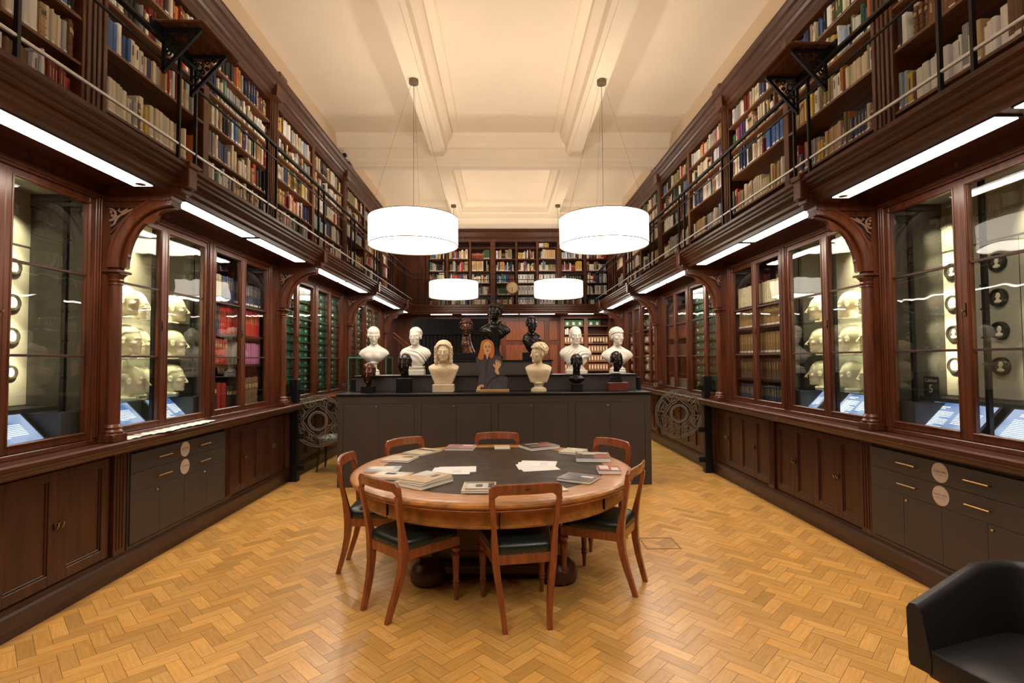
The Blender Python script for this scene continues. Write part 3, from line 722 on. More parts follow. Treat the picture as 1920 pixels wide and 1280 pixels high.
# ------------------------------------------------------------------ end wall
def build_back():
    t = thing('end_gallery', 'dark gallery walkway crossing the far end of the room', 'gallery', (0, 13.4, 2.8))
    pr = [(13.15, 3.02), (13.125, 3.0), (13.125, 2.975), (13.15, 2.965), (13.15, 2.945), (13.18, 2.93), (13.18, 2.90), (13.21, 2.885), (13.21, 2.84), (13.24, 2.82), (13.24, 2.79), (13.9, 2.79), (13.9, 3.02)]
    part('cornice', MB().prof(pr, -2.9, 2.9, 'x'), 'mahogany_long', t)
    for i, (x0, x1) in enumerate(((-1.9, -1.35), (-1.1, -.45), (-.35, .35), (.1+.3, 1.3), (1.65, 2.3))):
        q = thing('strip_light', '%s strip light from the left under the far end gallery' % ORD[i], 'strip light', ((x0+x1)/2, 13.33, 2.79), group='strip lights under the end gallery')
        part('housing', MB().box(x0-.01, x1+.01, 13.27, 13.38, 2.782, 2.79), 'black_paint', q); part('tube', MB().box(x0, x1, 13.28, 13.37, 2.776, 2.783), 'tube', q)
        area_light('strip_end_%d' % i, ((x0+x1)/2, 13.325, 2.76), x1-x0, .08, STRIP_POWER*.9*(x1-x0), (1, .82, .64))
    t = thing('end_railing', 'thin black iron railing across the far end gallery', 'railing', (0, 13.2, 3.02))
    for z, n in ((3.80, 'top_rail'), (3.66, 'middle_rail'), (3.16, 'bottom_rail')): part(n, MB().box(-2.36, 2.36, 13.2, 13.22, z-.009, z+.009), 'black_iron', t)
    for i in range(12):
        x = -2.2+i*.4; part('baluster', MB().box(x-.008, x+.008, 13.2, 13.216, 3.02, 3.80), 'black_iron', t)
    # clock hung on the railing
    t = thing('wall_clock', 'round wooden cased clock with cream dial on the far end gallery railing', 'clock', (.20, 13.17, 3.40))
    c = MB(); c.smooth = True
    ring = []
    def disc(r0, y0, y1, r1=None):
        m = MB(); r1 = r1 or r0
        m.loft([[(.20+r0*math.cos(a), y0, 3.44+r0*math.sin(a)) for a in np.linspace(0, 2*PI, 36, endpoint=False)], [(.20+r1*math.cos(a), y1, 3.44+r1*math.sin(a)) for a in np.linspace(0, 2*PI, 36, endpoint=False)]], smooth=False)
        return m
    part('case', disc(.165, 13.20, 13.12), 'shelf_wood', t, fix=True); part('dial', disc(.138, 13.12, 13.114), 'clock_face', t, fix=True)
    h = MB()
    for ang, l, w_ in ((-2.55, .07, .007), (-1.78+.2, .10, .005)):
        h.tube([(.20, 13.11, 3.44), (.20+l*math.cos(ang), 13.11, 3.44+l*math.sin(ang))], 0, flat=(w_, .002))
    part('hand', h, 'black_paint', t)
    n = MB()
    for i, ch in enumerate(['XII', 'I', 'II', 'III', 'IIII', 'V', 'VI', 'VII', 'VIII', 'IX', 'X', 'XI']):
        a = PI/2-i*PI/6; tm = text_mb(ch, .034); x, z = .20+.108*math.cos(a), 3.44+.108*math.sin(a)
        n.add([(x+vx, 13.112, z+vz) for vx, vz, _ in tm.v], tm.f)
    part('numerals', n, 'ink', t)
    # bookcase over the gallery
    t = thing('end_bookcase', 'broad mahogany bookcase across the far end above the gallery', 'bookcase', (0, 14, 3.02))
    part('back_panel', MB().box(-2.9, 2.9, 14.18, 14.3, 3.02, 5.12), 'mahogany_dark', t)
    xs = [(-2.07, .04), (-1.54, .035), (-.92, .03), (-.305, .07), (.33, .03), (.90, .03), (1.49, .055), (2.19, .035), (2.86, .05)]
    for x, w_ in xs: part('upright', MB().box(x-w_, x+w_, 13.88 if w_ > .05 else 13.9, 14.18, 3.02, 4.95, .004), 'mahogany', t)
    part('plain_panel', MB().box(-2.9, -2.11, 13.95, 14.18, 3.02, 4.95).box(-2.75, -2.7, 13.93, 13.95, 3.1, 4.8).box(-2.3, -2.25, 13.93, 13.95, 3.1, 4.8), 'mahogany', t)
    part('cornice', MB().prof([(13.9, 4.80), (13.88, 4.86), (13.86, 4.88), (13.86, 4.93), (13.82, 4.98), (13.80, 5.03), (13.76, 5.06), (13.76, 5.12), (14.18, 5.12), (14.18, 4.80)], -2.9, 2.9, 'x'), 'mahogany_long', t)
    zs = [3.03, 3.36, 3.675, 4.0, 4.33, 4.64]
    for i in range(8):
        x0, x1 = xs[i][0]+xs[i][1], xs[i+1][0]-xs[i+1][1]
        for r, z in enumerate(zs):
            if r: part('shelf', MB().box(x0-.005, x1+.005, 13.9, 14.18, z-.024, z), 'mahogany', t)
            top = zs[r+1]-.03 if r < 5 else 4.78
            BOOKS.append(dict(s=0, y0=x0+.01, y1=x1-.01, z=z, top=top, u=13.93, place='end bookcase, %s shelf, %s column' % (['bottom', 'second', 'third', 'fourth', 'fifth', 'top'][r], ORD[i]), r=r, last=(r == 5), col=i))
    # ground floor of the end wall
    t = thing('end_panelling', 'warm mahogany panelled partition under the far gallery, behind the busts', 'panelling', (.5, 13.9, 0))
    part('frame', MB().box(-2.9, 1.50, 13.92, 14.3, 0, 2.79), 'mahogany', t)
    for x0, x1 in ((-.62, -.06), (.16-.16, .16+.50), (.78, 1.10), (.86+.32, 1.46)):
        for z0, z1 in ((2.12, 2.66), (.3, 2.0)):
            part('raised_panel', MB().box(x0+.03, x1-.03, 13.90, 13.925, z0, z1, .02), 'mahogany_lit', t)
    t2 = thing('end_open_shelves', 'open shelves of brown boxes and green files under the far right gallery', 'shelves', (2.2, 13.9, 0))
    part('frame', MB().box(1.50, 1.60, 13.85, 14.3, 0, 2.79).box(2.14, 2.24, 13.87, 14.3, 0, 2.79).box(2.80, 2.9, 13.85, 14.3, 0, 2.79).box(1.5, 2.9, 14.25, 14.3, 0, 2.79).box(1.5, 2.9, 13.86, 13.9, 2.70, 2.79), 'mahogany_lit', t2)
    SZ = [.55, .80, 1.05, 1.31, 1.55, 1.80, 2.04, 2.10+.18, 2.51]
    for z in SZ: part('shelf', MB().box(1.6, 2.8, 13.88, 14.25, z-.025, z), 'shelf_wood', t2)
    return SZ
END_Z = build_back()
# ------------------------------------------------------------------ books
PAL = [('cream', (.70, .62, .46), 24), ('white', (.78, .76, .72), 18), ('tan', (.50, .33, .15), 13), ('grey', (.32, .32, .32), 9), ('dark red', (.22, .025, .018), 8), ('red', (.50, .035, .02), 4),
       ('navy', (.025, .04, .12), 7), ('blue', (.05, .13, .36), 4), ('green', (.04, .10, .05), 4), ('olive', (.22, .19, .07), 5), ('brown', (.16, .07, .03), 12), ('black', (.018, .017, .018), 9),
       ('orange', (.55, .17, .03), 3), ('yellow', (.62, .42, .06), 3), ('purple', (.12, .05, .22), 1), ('teal', (.03, .20, .22), 1), ('pale blue', (.32, .42, .52), 3)]
def book_template(kind):
    """unit book: thickness x 0..1, depth y 0..1 (spine at y=0), height z 0..1. slots: cloth, pages, label, title"""
    m = MB()
    cs = [(0, 1), (0, .05), (.12, .012), (.5, 0), (.88, .012), (1, .05), (1, 1)]
    n = len(cs)
    v = [(x, y, 0) for x, y in cs]+[(x, y, 1) for x, y in cs]
    m.add(v, [(i, i+1, n+i+1, n+i) for i in range(n-1)])
    m.slot(1).add([(.08, .05, .985), (.92, .05, .985), (.92, 1, .985), (.08, 1, .985), (.08, .05, .01), (.92, .05, .01), (.92, 1, .01), (.08, 1, .01)], [(0, 1, 2, 3), (7, 6, 5, 4), (2, 6, 7, 3)])
    m.slot(0).add([(0, .05, 1), (.08, .05, 1), (.08, 1, 1), (0, 1, 1), (1, .05, 1), (.92, .05, 1), (.92, 1, 1), (1, 1, 1), (.12, .012, 1), (.5, 0, 1), (.88, .012, 1)], [(0, 1, 2, 3), (4, 7, 6, 5), (0, 8, 9, 10, 4)])
    if kind in (1, 3):
        m.slot(2).add([(.08, -.004, .035), (.92, -.004, .035), (.92, -.004, .125), (.08, -.004, .125)], [(0, 1, 2, 3)])
    if kind in (2, 3):
        m.slot(3).add([(.38, -.004, .48), (.62, -.004, .48), (.62, -.004, .84), (.38, -.004, .84)], [(0, 1, 2, 3)])
    if kind == 4:
        for z in (.14, .34, .62, .82): m.slot(0).add([(.0, -.012, z), (1, -.012, z), (1, -.012, z+.02), (0, -.012, z+.02), (0, .05, z+.025), (1, .05, z+.025), (0, .05, z-.005), (1, .05, z-.005)], [(0, 1, 2, 3), (3, 2, 5, 4), (6, 7, 1, 0)])
        m.slot(3).add([(.12, -.006, .66), (.88, -.006, .66), (.88, -.006, .79), (.12, -.006, .79)], [(0, 1, 2, 3)])
    return m
M['title_dark'] = mat('title_dark', (.05, .04, .04), .5); M['title_gold'] = mat('title_gold', (.50, .36, .15), .45)
TPL = [book_template(k) for k in range(5)]
TM = {}
for k in range(5):
    for tone in ('title_dark', 'title_gold'):
        TM[(k, tone)] = mesh_from('book', TPL[k], ['cloth', 'pages', 'label', tone])
def pick_col(rr):
    t = rr.random()*sum(c[2] for c in PAL)
    for n, c, w_ in PAL:
        t -= w_
        if t <= 0: return n, c
    return PAL[0][:2]
RECS = []
def fill(bk, idx):
    rr = random.Random(idx*13+5)
    y = bk['y0']+.006; H = bk['top']-bk['z']; s = bk['s']
    if bk['last'] and s and rr.random() < .55: pass
    mode = rr.random(); serie = None; order = 0
    if bk['last'] and s == 0:
        y1 = y+.28 if rr.random() < .6 else y
    else: y1 = bk['y1']
    boxrow = s == 0 and bk.get('col') in (4, 5) and bk['r'] in (0, 1, 2)
    lean = 0
    while y < y1-.016:
        if serie is None or serie[0] <= 0:
            n = rr.choice([1, 1, 1, 1, 2, 3, 1, 1, 6, 1, 1]) if not boxrow else 20
            nm, c = pick_col(rr)
            k = rr.choice([0, 1, 1, 3, 3, 1]); 
            if nm in ('brown', 'dark red', 'tan') and rr.random() < .5: k = 4
            h = min(H-.01, rr.uniform(.19, .31) if H > .33 else rr.uniform(.17, .29)); th = rr.uniform(.014, .045) if rr.random() < .8 else rr.uniform(.045, .065)
            if boxrow: nm, c, h, th, k = 'white', (.74, .73, .72), .25, .085, 3
            serie = [n, nm, c, k, h, th]
        _, nm, c, k, h, th = serie; serie[0] -= 1
        if y+th > y1: break
        if rr.random() < .012: y += rr.uniform(.03, .09); continue
        f_ = rr.uniform(.78, 1.18); cc = tuple(min(1, max(0, q*f_*rr.uniform(.96, 1.04))) for q in c)
        dark = sum(cc) < .45
        RECS.append(dict(s=s, y=y, th=th*.97, h=h*(1 if serie[0] else rr.uniform(.95, 1)), d=rr.uniform(.14, .2), z=bk['z'], c=cc, nm=nm, k=k, tone='title_gold' if dark else 'title_dark', u=bk['u']+rr.uniform(-.012, .02), place=bk['place'], order=order, lean=0, name='book', cat='book'))
        order += 1
        y += th+.0008
for i, bk in enumerate(BOOKS): fill(bk, i)
def book_matrix(r):
    S = Matrix.Diagonal((r['th'], r['d'], r['h'], 1))
    if r['s'] == 0: return Matrix.Translation((r['y'], r['u'], r['z']+.001)) @ S
    if r['s'] < 0: return Matrix.Translation((-r['u'], r['y'], r['z']+.001)) @ Matrix.Rotation(PI/2, 4, 'Z') @ S
    return Matrix.Translation((r['u'], r['y']+r['th'], r['z']+.001)) @ Matrix.Rotation(-PI/2, 4, 'Z') @ S
def visible_score(r):
    p = book_matrix(r) @ Vector((.5, 0, .7))
    d = p-cam.matrix_world.translation
    loc = cam.matrix_world.inverted() @ p
    if loc.z > -.1: return -1
    px, py = 960+970*loc.x/-loc.z, 640-970*loc.y/-loc.z
    if not (0 < px < 1920 and -10 < py < 1280): return -1
    if r['s'] and p.z < 1.6+.617*abs(p.x)+.0: return 0
    if r['s'] == 0: return r['th']*r['h']/loc.z**2
    return r['th']*r['h']*abs(d.x)/(-loc.z)**3
for r in RECS: r['score'] = visible_score(r)
RECS = [r for r in RECS if r['score'] >= 0 or r['y'] > 2.0]
RECS.sort(key=lambda r: -r['score'])
SOLO, MASS = RECS[:300], RECS[300:]
# labels: colour, neighbours and shelf of each single book
byplace = {}
for r in RECS: byplace.setdefault(r['place'], []).append(r)
for v in byplace.values(): v.sort(key=lambda r: r['y'])
seen = {}
solo_ids = set(id(r) for r in SOLO)
for pl, v in byplace.items():
    a, b_, c_ = pl.split(', ')
    sol = [r for r in v if id(r) in solo_ids]
    if not sol: continue
    trip = {}
    for i, r in enumerate(v):
        L_ = v[i-1]['nm'] if i else 'the upright'; R_ = v[i+1]['nm'] if i+1 < len(v) else 'the upright'
        r['trip'] = (r['nm'], L_, R_); trip[r['trip']] = trip.get(r['trip'], 0)+1
    cnt = {}
    for r in v:
        cnt[r['nm']] = cnt.get(r['nm'], 0)+1; r['ord'] = cnt[r['nm']]
    for r in sol:
        if cnt[r['nm']] == 1: lab = 'only %s book on the %s, %s, %s' % (r['nm'], b_, a, c_)
        else: lab = '%s %s book from near end, %s %s, %s' % (ORD[min(19, r['ord']-1)], r['nm'], a, b_, c_.replace('half of ', 'half '))
        r['label'] = lab
lib = Matrix.Identity(4)
for r in SOLO:
    o = bpy.data.objects.new('book', TM[(r['k'], r['tone'])]); COL.objects.link(o)
    o.matrix_world = book_matrix(r); o.color = (*r['c'], 1)
    o['label'] = r['label']; o['category'] = 'book'; o['group'] = 'books on the gallery shelves'
def mass_mesh(recs, name, label, cat):
    V = []; F = []; MI = []; T = []; n = 0
    mats = ['cloth_mass', 'pages', 'label', 'title_dark', 'title_gold']
    tv = [np.array([(*p, 1) for p in t.v]) for t in TPL]
    for r in recs:
        t = TPL[r['k']]; A = np.array(book_matrix(r)); W_ = (tv[r['k']] @ A.T)[:, :3]
        V.append(W_); F += [tuple(i+n for i in f) for f in t.f]; n += len(W_)
        MI += [(q if q < 3 else (3 if r['tone'] == 'title_dark' else 4)) for q in t.m]; T += [r['c']]*sum(len(f) for f in t.f)
    me = bpy.data.meshes.new(name); me.from_pydata(np.concatenate(V).tolist(), [], F)
    for q in mats: me.materials.append(M[q])
    me.polygons.foreach_set('material_index', MI)
    ca = me.color_attributes.new('tint', 'FLOAT_COLOR', 'CORNER'); ca.data.foreach_set('color', [x for t in T for x in (*t, 1)])
    o = bpy.data.objects.new(name, me); COL.objects.link(o); o['kind'] = 'stuff'; o['label'] = label; o['category'] = cat; return o
mass_mesh(MASS, 'shelved_books', 'all the farther rows of small books on the gallery and end wall shelves', 'books')

# volumes in the glazed cabinets: single things, one label per uniform run
VOLS = []
def vol_row(s, y0, y1, z, spec, u=2.955, name='bound_volume', cat='volume'):
    """spec: list of (count or width, colour name, colour, h, th, kind, label)"""
    y = y0; rr = random.Random(int(y0*100+z*77))
    for wd, nm, c, h, th, k, lab in spec:
        e = min(y1, y+wd)
        while y+th <= e+.001:
            VOLS.append(dict(s=s, y=y, th=th*.96, h=h*rr.uniform(.97, 1), d=.18, z=z+.001, c=tuple(min(1, q*(.9+.2*((y*137)%1))) for q in c), k=k, tone='title_gold', u=u+rr.uniform(0, .012), label=lab, name=name, cat=cat))
            y += th
red = (.50, .018, .012); blue = (.045, .07, .17); cream = (.60, .52, .36); pink = (.55, .22, .45); gry = (.36, .36, .32); dk = (.035, .025, .02); br = (.20, .10, .035)
a = 3.72+1.36; 
def RW(z, spec): vol_row(-1, a+.03, a+1.2, z, spec)
RW(2.23, [(.30, 'cream', cream, .27, .022, 2, 'thin cream volume on the top shelf of the left cabinet, nearer end'), (.26, 'blue', blue, .27, .022, 2, 'thin blue volume mid top shelf, left cabinet'), (.7, 'navy', (.03, .04, .09), .25, .03, 3, 'dark navy volume at the far end of the top shelf, left cabinet')])
RW(1.89, [(.26, 'blue', blue, .29, .018, 2, 'blue volume on the shelf above the lower red ones, left cabinet'), (1.0, 'red', red, .29, .036, 2, 'bright red volume beside blue ones, upper middle shelf, left cabinet')])
RW(1.57, [(.44, 'red', red, .27, .032, 4, 'red volume at the near end of the lower middle shelf, left cabinet'), (.12, 'brown', (.14, .10, .07), .23, .035, 0, 'dull brown volume between red and grey ones, left cabinet'), (.30, 'grey', gry, .24, .034, 0, 'pale grey volume beside the pink ones, left cabinet'), (.4, 'pink', pink, .24, .034, 0, 'pink volume on the lower middle shelf of the left cabinet')])
RW(1.065, [(.26, 'dark', dk, .33, .045, 4, 'tall dark leather volume, near end of bottom shelf, left cabinet'), (.20, 'red', (.38, .02, .015), .32, .045, 0, 'tall red volume between dark ones, bottom shelf, left cabinet'), (.36, 'dark', dk, .28, .04, 4, 'dark volume right of the tall red pair, bottom shelf, left cabinet'), (.35, 'brown', (.22, .14, .07), .36, .05, 4, 'tall brown volume at the far end of the bottom shelf, left cabinet')])
a = 3.98+1.36
for z, c, nm, h, k in ((2.23, cream, 'cream', .25, 0), (1.97, (.33, .20, .07), 'light brown', .215, 3), (1.66, (.25, .15, .06), 'brown', .24, 3), (1.36, (.13, .085, .05), 'dark brown', .24, 2), (1.065, (.04, .05, .09), 'dark blue', .23, 2)):
    vol_row(1, a+.03, a+1.2, z, [(1.3, nm, c, h, .026, k, '%s journal on the %s shelf, right cabinet beside the plaster heads' % (nm, {2.23: 'top', 1.97: 'second highest', 1.66: 'middle', 1.36: 'second lowest', 1.065: 'bottom'}[z]))])
rr = random.Random(44)
for (k, y0, y1, w_) in ((3, P[1][3]+1.37, P[1][3]+2.55, 'between green boxes and third bracket'), (4, P[1][4]+.07, P[1][4]+1.25, 'just past the third bracket')):
    for z in SHELF_BR:
        if k == 3 and z in (1.36,): continue
        c, nm = rr.choice([((.10, .05, .03), 'dark brown'), ((.30, .22, .12), 'tan'), ((.16, .03, .02), 'dark red'), ((.35, .33, .28), 'grey')])
        vol_row(1, y0, y1, z, [(1.2, nm, c, rr.uniform(.19, .235), .055, rr.choice([0, 3, 4]), '%s volume, %s shelf, right cabinet %s' % (nm, {2.23: 'top', 1.97: 'second highest', 1.66: 'middle', 1.36: 'second lowest', 1.065: 'bottom'}[z], w_))])
for r in VOLS: r['score'] = visible_score(r)
VOLS.sort(key=lambda r: -r['score'])
mass_mesh(VOLS[295:], 'shelved_volumes', 'rows of volumes in the right cabinets farthest from the camera', 'volumes')
for r in VOLS[:295]:
    o = bpy.data.objects.new(r['name'], TM[(r['k'], r['tone'])]); COL.objects.link(o)
    o.matrix_world = book_matrix(r); o.color = (*r['c'], 1); o['label'] = r['label']; o['category'] = r['cat']; o['group'] = 'run: '+r['label']

# green box files
M['green_box'] = mat('green_box_cloth', (.025, .17, .085), .5, noise=.25, nscale=6)
def green_template():
    m = MB(); m.slot(0).box(0, 1, 0, 1, 0, 1, .02)
    m.slot(1).box(.16, .18, -.004, .0, .0, 1)
    m.slot(2).box(.40, .62, -.008, 0, .34, .66)
    return m
gm = mesh_from('box_file', green_template(), ['green_box', 'black_paint', 'label'])
gk = MB().ball((0, 0, 0), .009, 8, 6); gkm = mesh_from('knob', gk, 'brass')
def greens(s, key, which, mass=False):
    t, kind, y0, y1, ee = CASES[key]; w_ = (y1-y0-.07)/5
    if mass:
        m = MB(s)
        for r in range(14):
            for i in range(5):
                yy = y0+.035+i*w_; z = 1.066+.1155*r
                m.slot(0).box(2.955, 3.195, yy, yy+w_*.97, z, z+.1, .002); m.slot(1).box(2.953, 2.955, yy+w_*.4, yy+w_*.62, z+.034, z+.066)
        o = part('green_boxes', m, ['green_box', 'label'], t); o.parent = None; o.location = t.location; o['kind'] = 'stuff'; o['label'] = 'rows of green box files in the farthest left cabinet'; o['category'] = 'box files'
        return
    for r in range(14):
        for i in range(5):
            lab = 'green box file with small label, %s half, %s' % ('nearer' if i < 3 else 'farther', which)
            o = bpy.data.objects.new('box_file', gm); COL.objects.link(o)
            rec = dict(s=s, y=y0+.035+i*w_, th=w_*.97, d=.24, h=.100, z=1.066+.1155*r, u=2.955)
            o.matrix_world = book_matrix(rec); o['label'] = lab; o['category'] = 'box file'; o['group'] = 'green box files, '+lab.split(', ', 1)[1]
            if key[1] == 3:
                k = bpy.data.objects.new('knob', gkm); COL.objects.link(k)
                k.parent = o; k.location = (.5, -.05, .5); k.scale = (1/rec['th'], 1/rec['d'], 1/rec['h'])
greens(-1, (-1, 3, 0), 'left cabinet past the second bracket'); greens(-1, (-1, 3, 1), 'left cabinet before the third bracket')
greens(-1, (-1, 4, 0), 'left cabinet past the third bracket'); greens(1, (1, 3, 0), 'right cabinet past the second bracket')
greens(-1, (-1, 4, 1), '', True)

# end shelves: brown index boxes with white labels, green files, odd boxes
M['index_box'] = mat('index_box', (.36, .17, .06), .55)
ib = MB(); ib.slot(0).box(0, 1, 0, 1, 0, 1); ib.slot(1).box(.25, .65, -.01, 0, .22, .80)
ibm = mesh_from('index_box', ib, ['index_box', 'label'])
names = ['bottom', 'second', 'third', 'fourth', 'fifth', 'sixth', 'seventh', 'eighth', 'top']
for ri, z in enumerate(END_Z):
    for ci, (x0, x1) in enumerate(((1.61, 2.13), (2.25, 2.79))):
        if .9 < z < 2.1:
            n = 7
            for i in range(n):
                o = bpy.data.objects.new('index_box', ibm); COL.objects.link(o); o.location = (x0+i*(x1-x0)/n+.004, 13.90, z+.001); o.scale = ((x1-x0)/n-.008, .2, .175)
                o['label'] = 'brown index box with white label, %s column, %s far right shelf' % (['left', 'right'][ci], names[ri]); o['category'] = 'box'; o['group'] = 'index boxes, %s column, %s shelf' % (['left', 'right'][ci], names[ri])
        if z == 2.51:
            for i in range(3 if ci == 0 else 2):
                w_ = .165; xx = x0+i*(w_+.006)
                m = MB().box(xx, xx+w_, 13.90, 14.1, z, z+.15)
                t = thing('green_file', '%s green lever file from the left on top of the far right shelves, %s column' % (ORD[i], ['left', 'right'][ci]), 'file', (xx+.08, 14, z), group='green files on the far right shelves')
                part('cover', m, mat('green_file', (.05, .20, .09), .5) if 'gf' not in M else M['gf'], t); part('label_plate', MB().box(xx+.05, xx+.115, 13.895, 13.9, z+.02, z+.10), 'label', t)
        if z > 2.2 and z < 2.4 and ci == 0:
            m = MB()
            for i in range(5): m = MB().box(x0+.02+i*.05, x0+.06+i*.05, 13.91, 14.05, z, z+.14+.03*(i % 2)); single('paper_file', m, ['label', 'paper', 'index_box', 'label', 'index_box'][i], '%s upright file from the left, second highest shelf, left column, far right shelves' % ORD[i], 'file', (x0+.04+i*.05, 13.95, z), group='upright files on the far right shelves')
    if z == 2.04:
        pass
single('grey_box', MB().box(2.38, 2.66, 13.9, 14.15, 2.041, 2.10), 'case_grey', 'long low grey box on the far right shelves above the index boxes', 'box', (2.5, 14, 2.04))

# ------------------------------------------------------------------ sculpted heads: a distance field meshed by surface nets
def smin(a, b, k):
    h = np.clip(.5+.5*(b-a)/k, 0, 1); return b*(1-h)+a*h-k*h*(1-h)
def smax(a, b, k): return -smin(-a, -b, k)
def ell(X, c, r):
    q = (X-np.array(c))/np.array(r); k0 = np.linalg.norm(q, axis=-1); k1 = np.linalg.norm(q/np.array(r), axis=-1)+1e-9
    return k0*(k0-1)/k1
def caps(X, a, b, r0, r1=None):
    a = np.array(a, float); b = np.array(b, float); r1 = r0 if r1 is None else r1; ab = b-a
    h = np.clip(((X-a)@ab)/(ab@ab), 0, 1); return np.linalg.norm(X-a-h[..., None]*ab, axis=-1)-(r0+(r1-r0)*h)
def boxd(X, c, h, r):
    q = np.abs(X-np.array(c))-np.array(h)+r
    return np.linalg.norm(np.maximum(q, 0), axis=-1)+np.minimum(q.max(-1), 0)-r
def surface_nets(fn, lo, hi, h):
    lo = np.array(lo, float); n = np.ceil((np.array(hi)-lo)/h).astype(int)+1
    g = np.stack(np.meshgrid(*[lo[i]+h*np.arange(n[i]) for i in range(3)], indexing='ij'), -1)
    D = fn(g.reshape(-1, 3)).reshape(n); S = D < 0
    acc = np.zeros((*(n-1), 3)); cnt = np.zeros(n-1)
    cor = [(i, j, k) for i in (0, 1) for j in (0, 1) for k in (0, 1)]
    sl = lambda c: tuple(slice(c[i], n[i]-1+c[i]) for i in range(3))
    for a in cor:
        for ax in range(3):
            if a[ax]: continue
            b = list(a); b[ax] = 1
            da, db = D[sl(a)], D[sl(b)]; m = (da < 0) != (db < 0)
            t = np.where(m, da/(da-db+1e-12), 0)
            for i in range(3): acc[..., i] += np.where(m, a[i]+(t if i == ax else 0), 0)
            cnt += m
    act = cnt > 0; idx = -np.ones(cnt.shape, int); idx[act] = np.arange(act.sum())
    ijk = np.argwhere(act); V = lo+h*(ijk+acc[act]/cnt[act][:, None])
    F = []
    for ax in range(3):
        o1, o2 = (ax+1) % 3, (ax+2) % 3
        sa = [slice(1, n[i]-1) for i in range(3)]; sa[ax] = slice(0, n[ax]-1); sb = list(sa); sb[ax] = slice(1, n[ax])
        a, b = S[tuple(sa)], S[tuple(sb)]
        for inside, flip in ((a & ~b, False), (~a & b, True)):
            q = np.argwhere(inside)+np.array([0 if i == ax else 1 for i in range(3)])
            if not len(q): continue
            def at(d1, d2):
                p = q.copy(); p[:, o1] -= d1; p[:, o2] -= d2; return idx[p[:, 0], p[:, 1], p[:, 2]]
            quad = np.stack([at(1, 1), at(0, 1), at(0, 0), at(1, 0)], 1)
            F.append(quad[:, ::-1] if flip else quad)
    F = np.concatenate(F); F = F[(F >= 0).all(1)]
    return V, F
def wav(X, f, ph=0):
    return np.sin(X[..., 0]*f+ph+1.3*np.sin(X[..., 2]*f*.7))*np.sin(X[..., 1]*f*1.1+ph*2+np.sin(X[..., 0]*f*.6))*np.sin(X[..., 2]*f*.9+ph*.5+1.1*np.sin(X[..., 1]*f*.8))
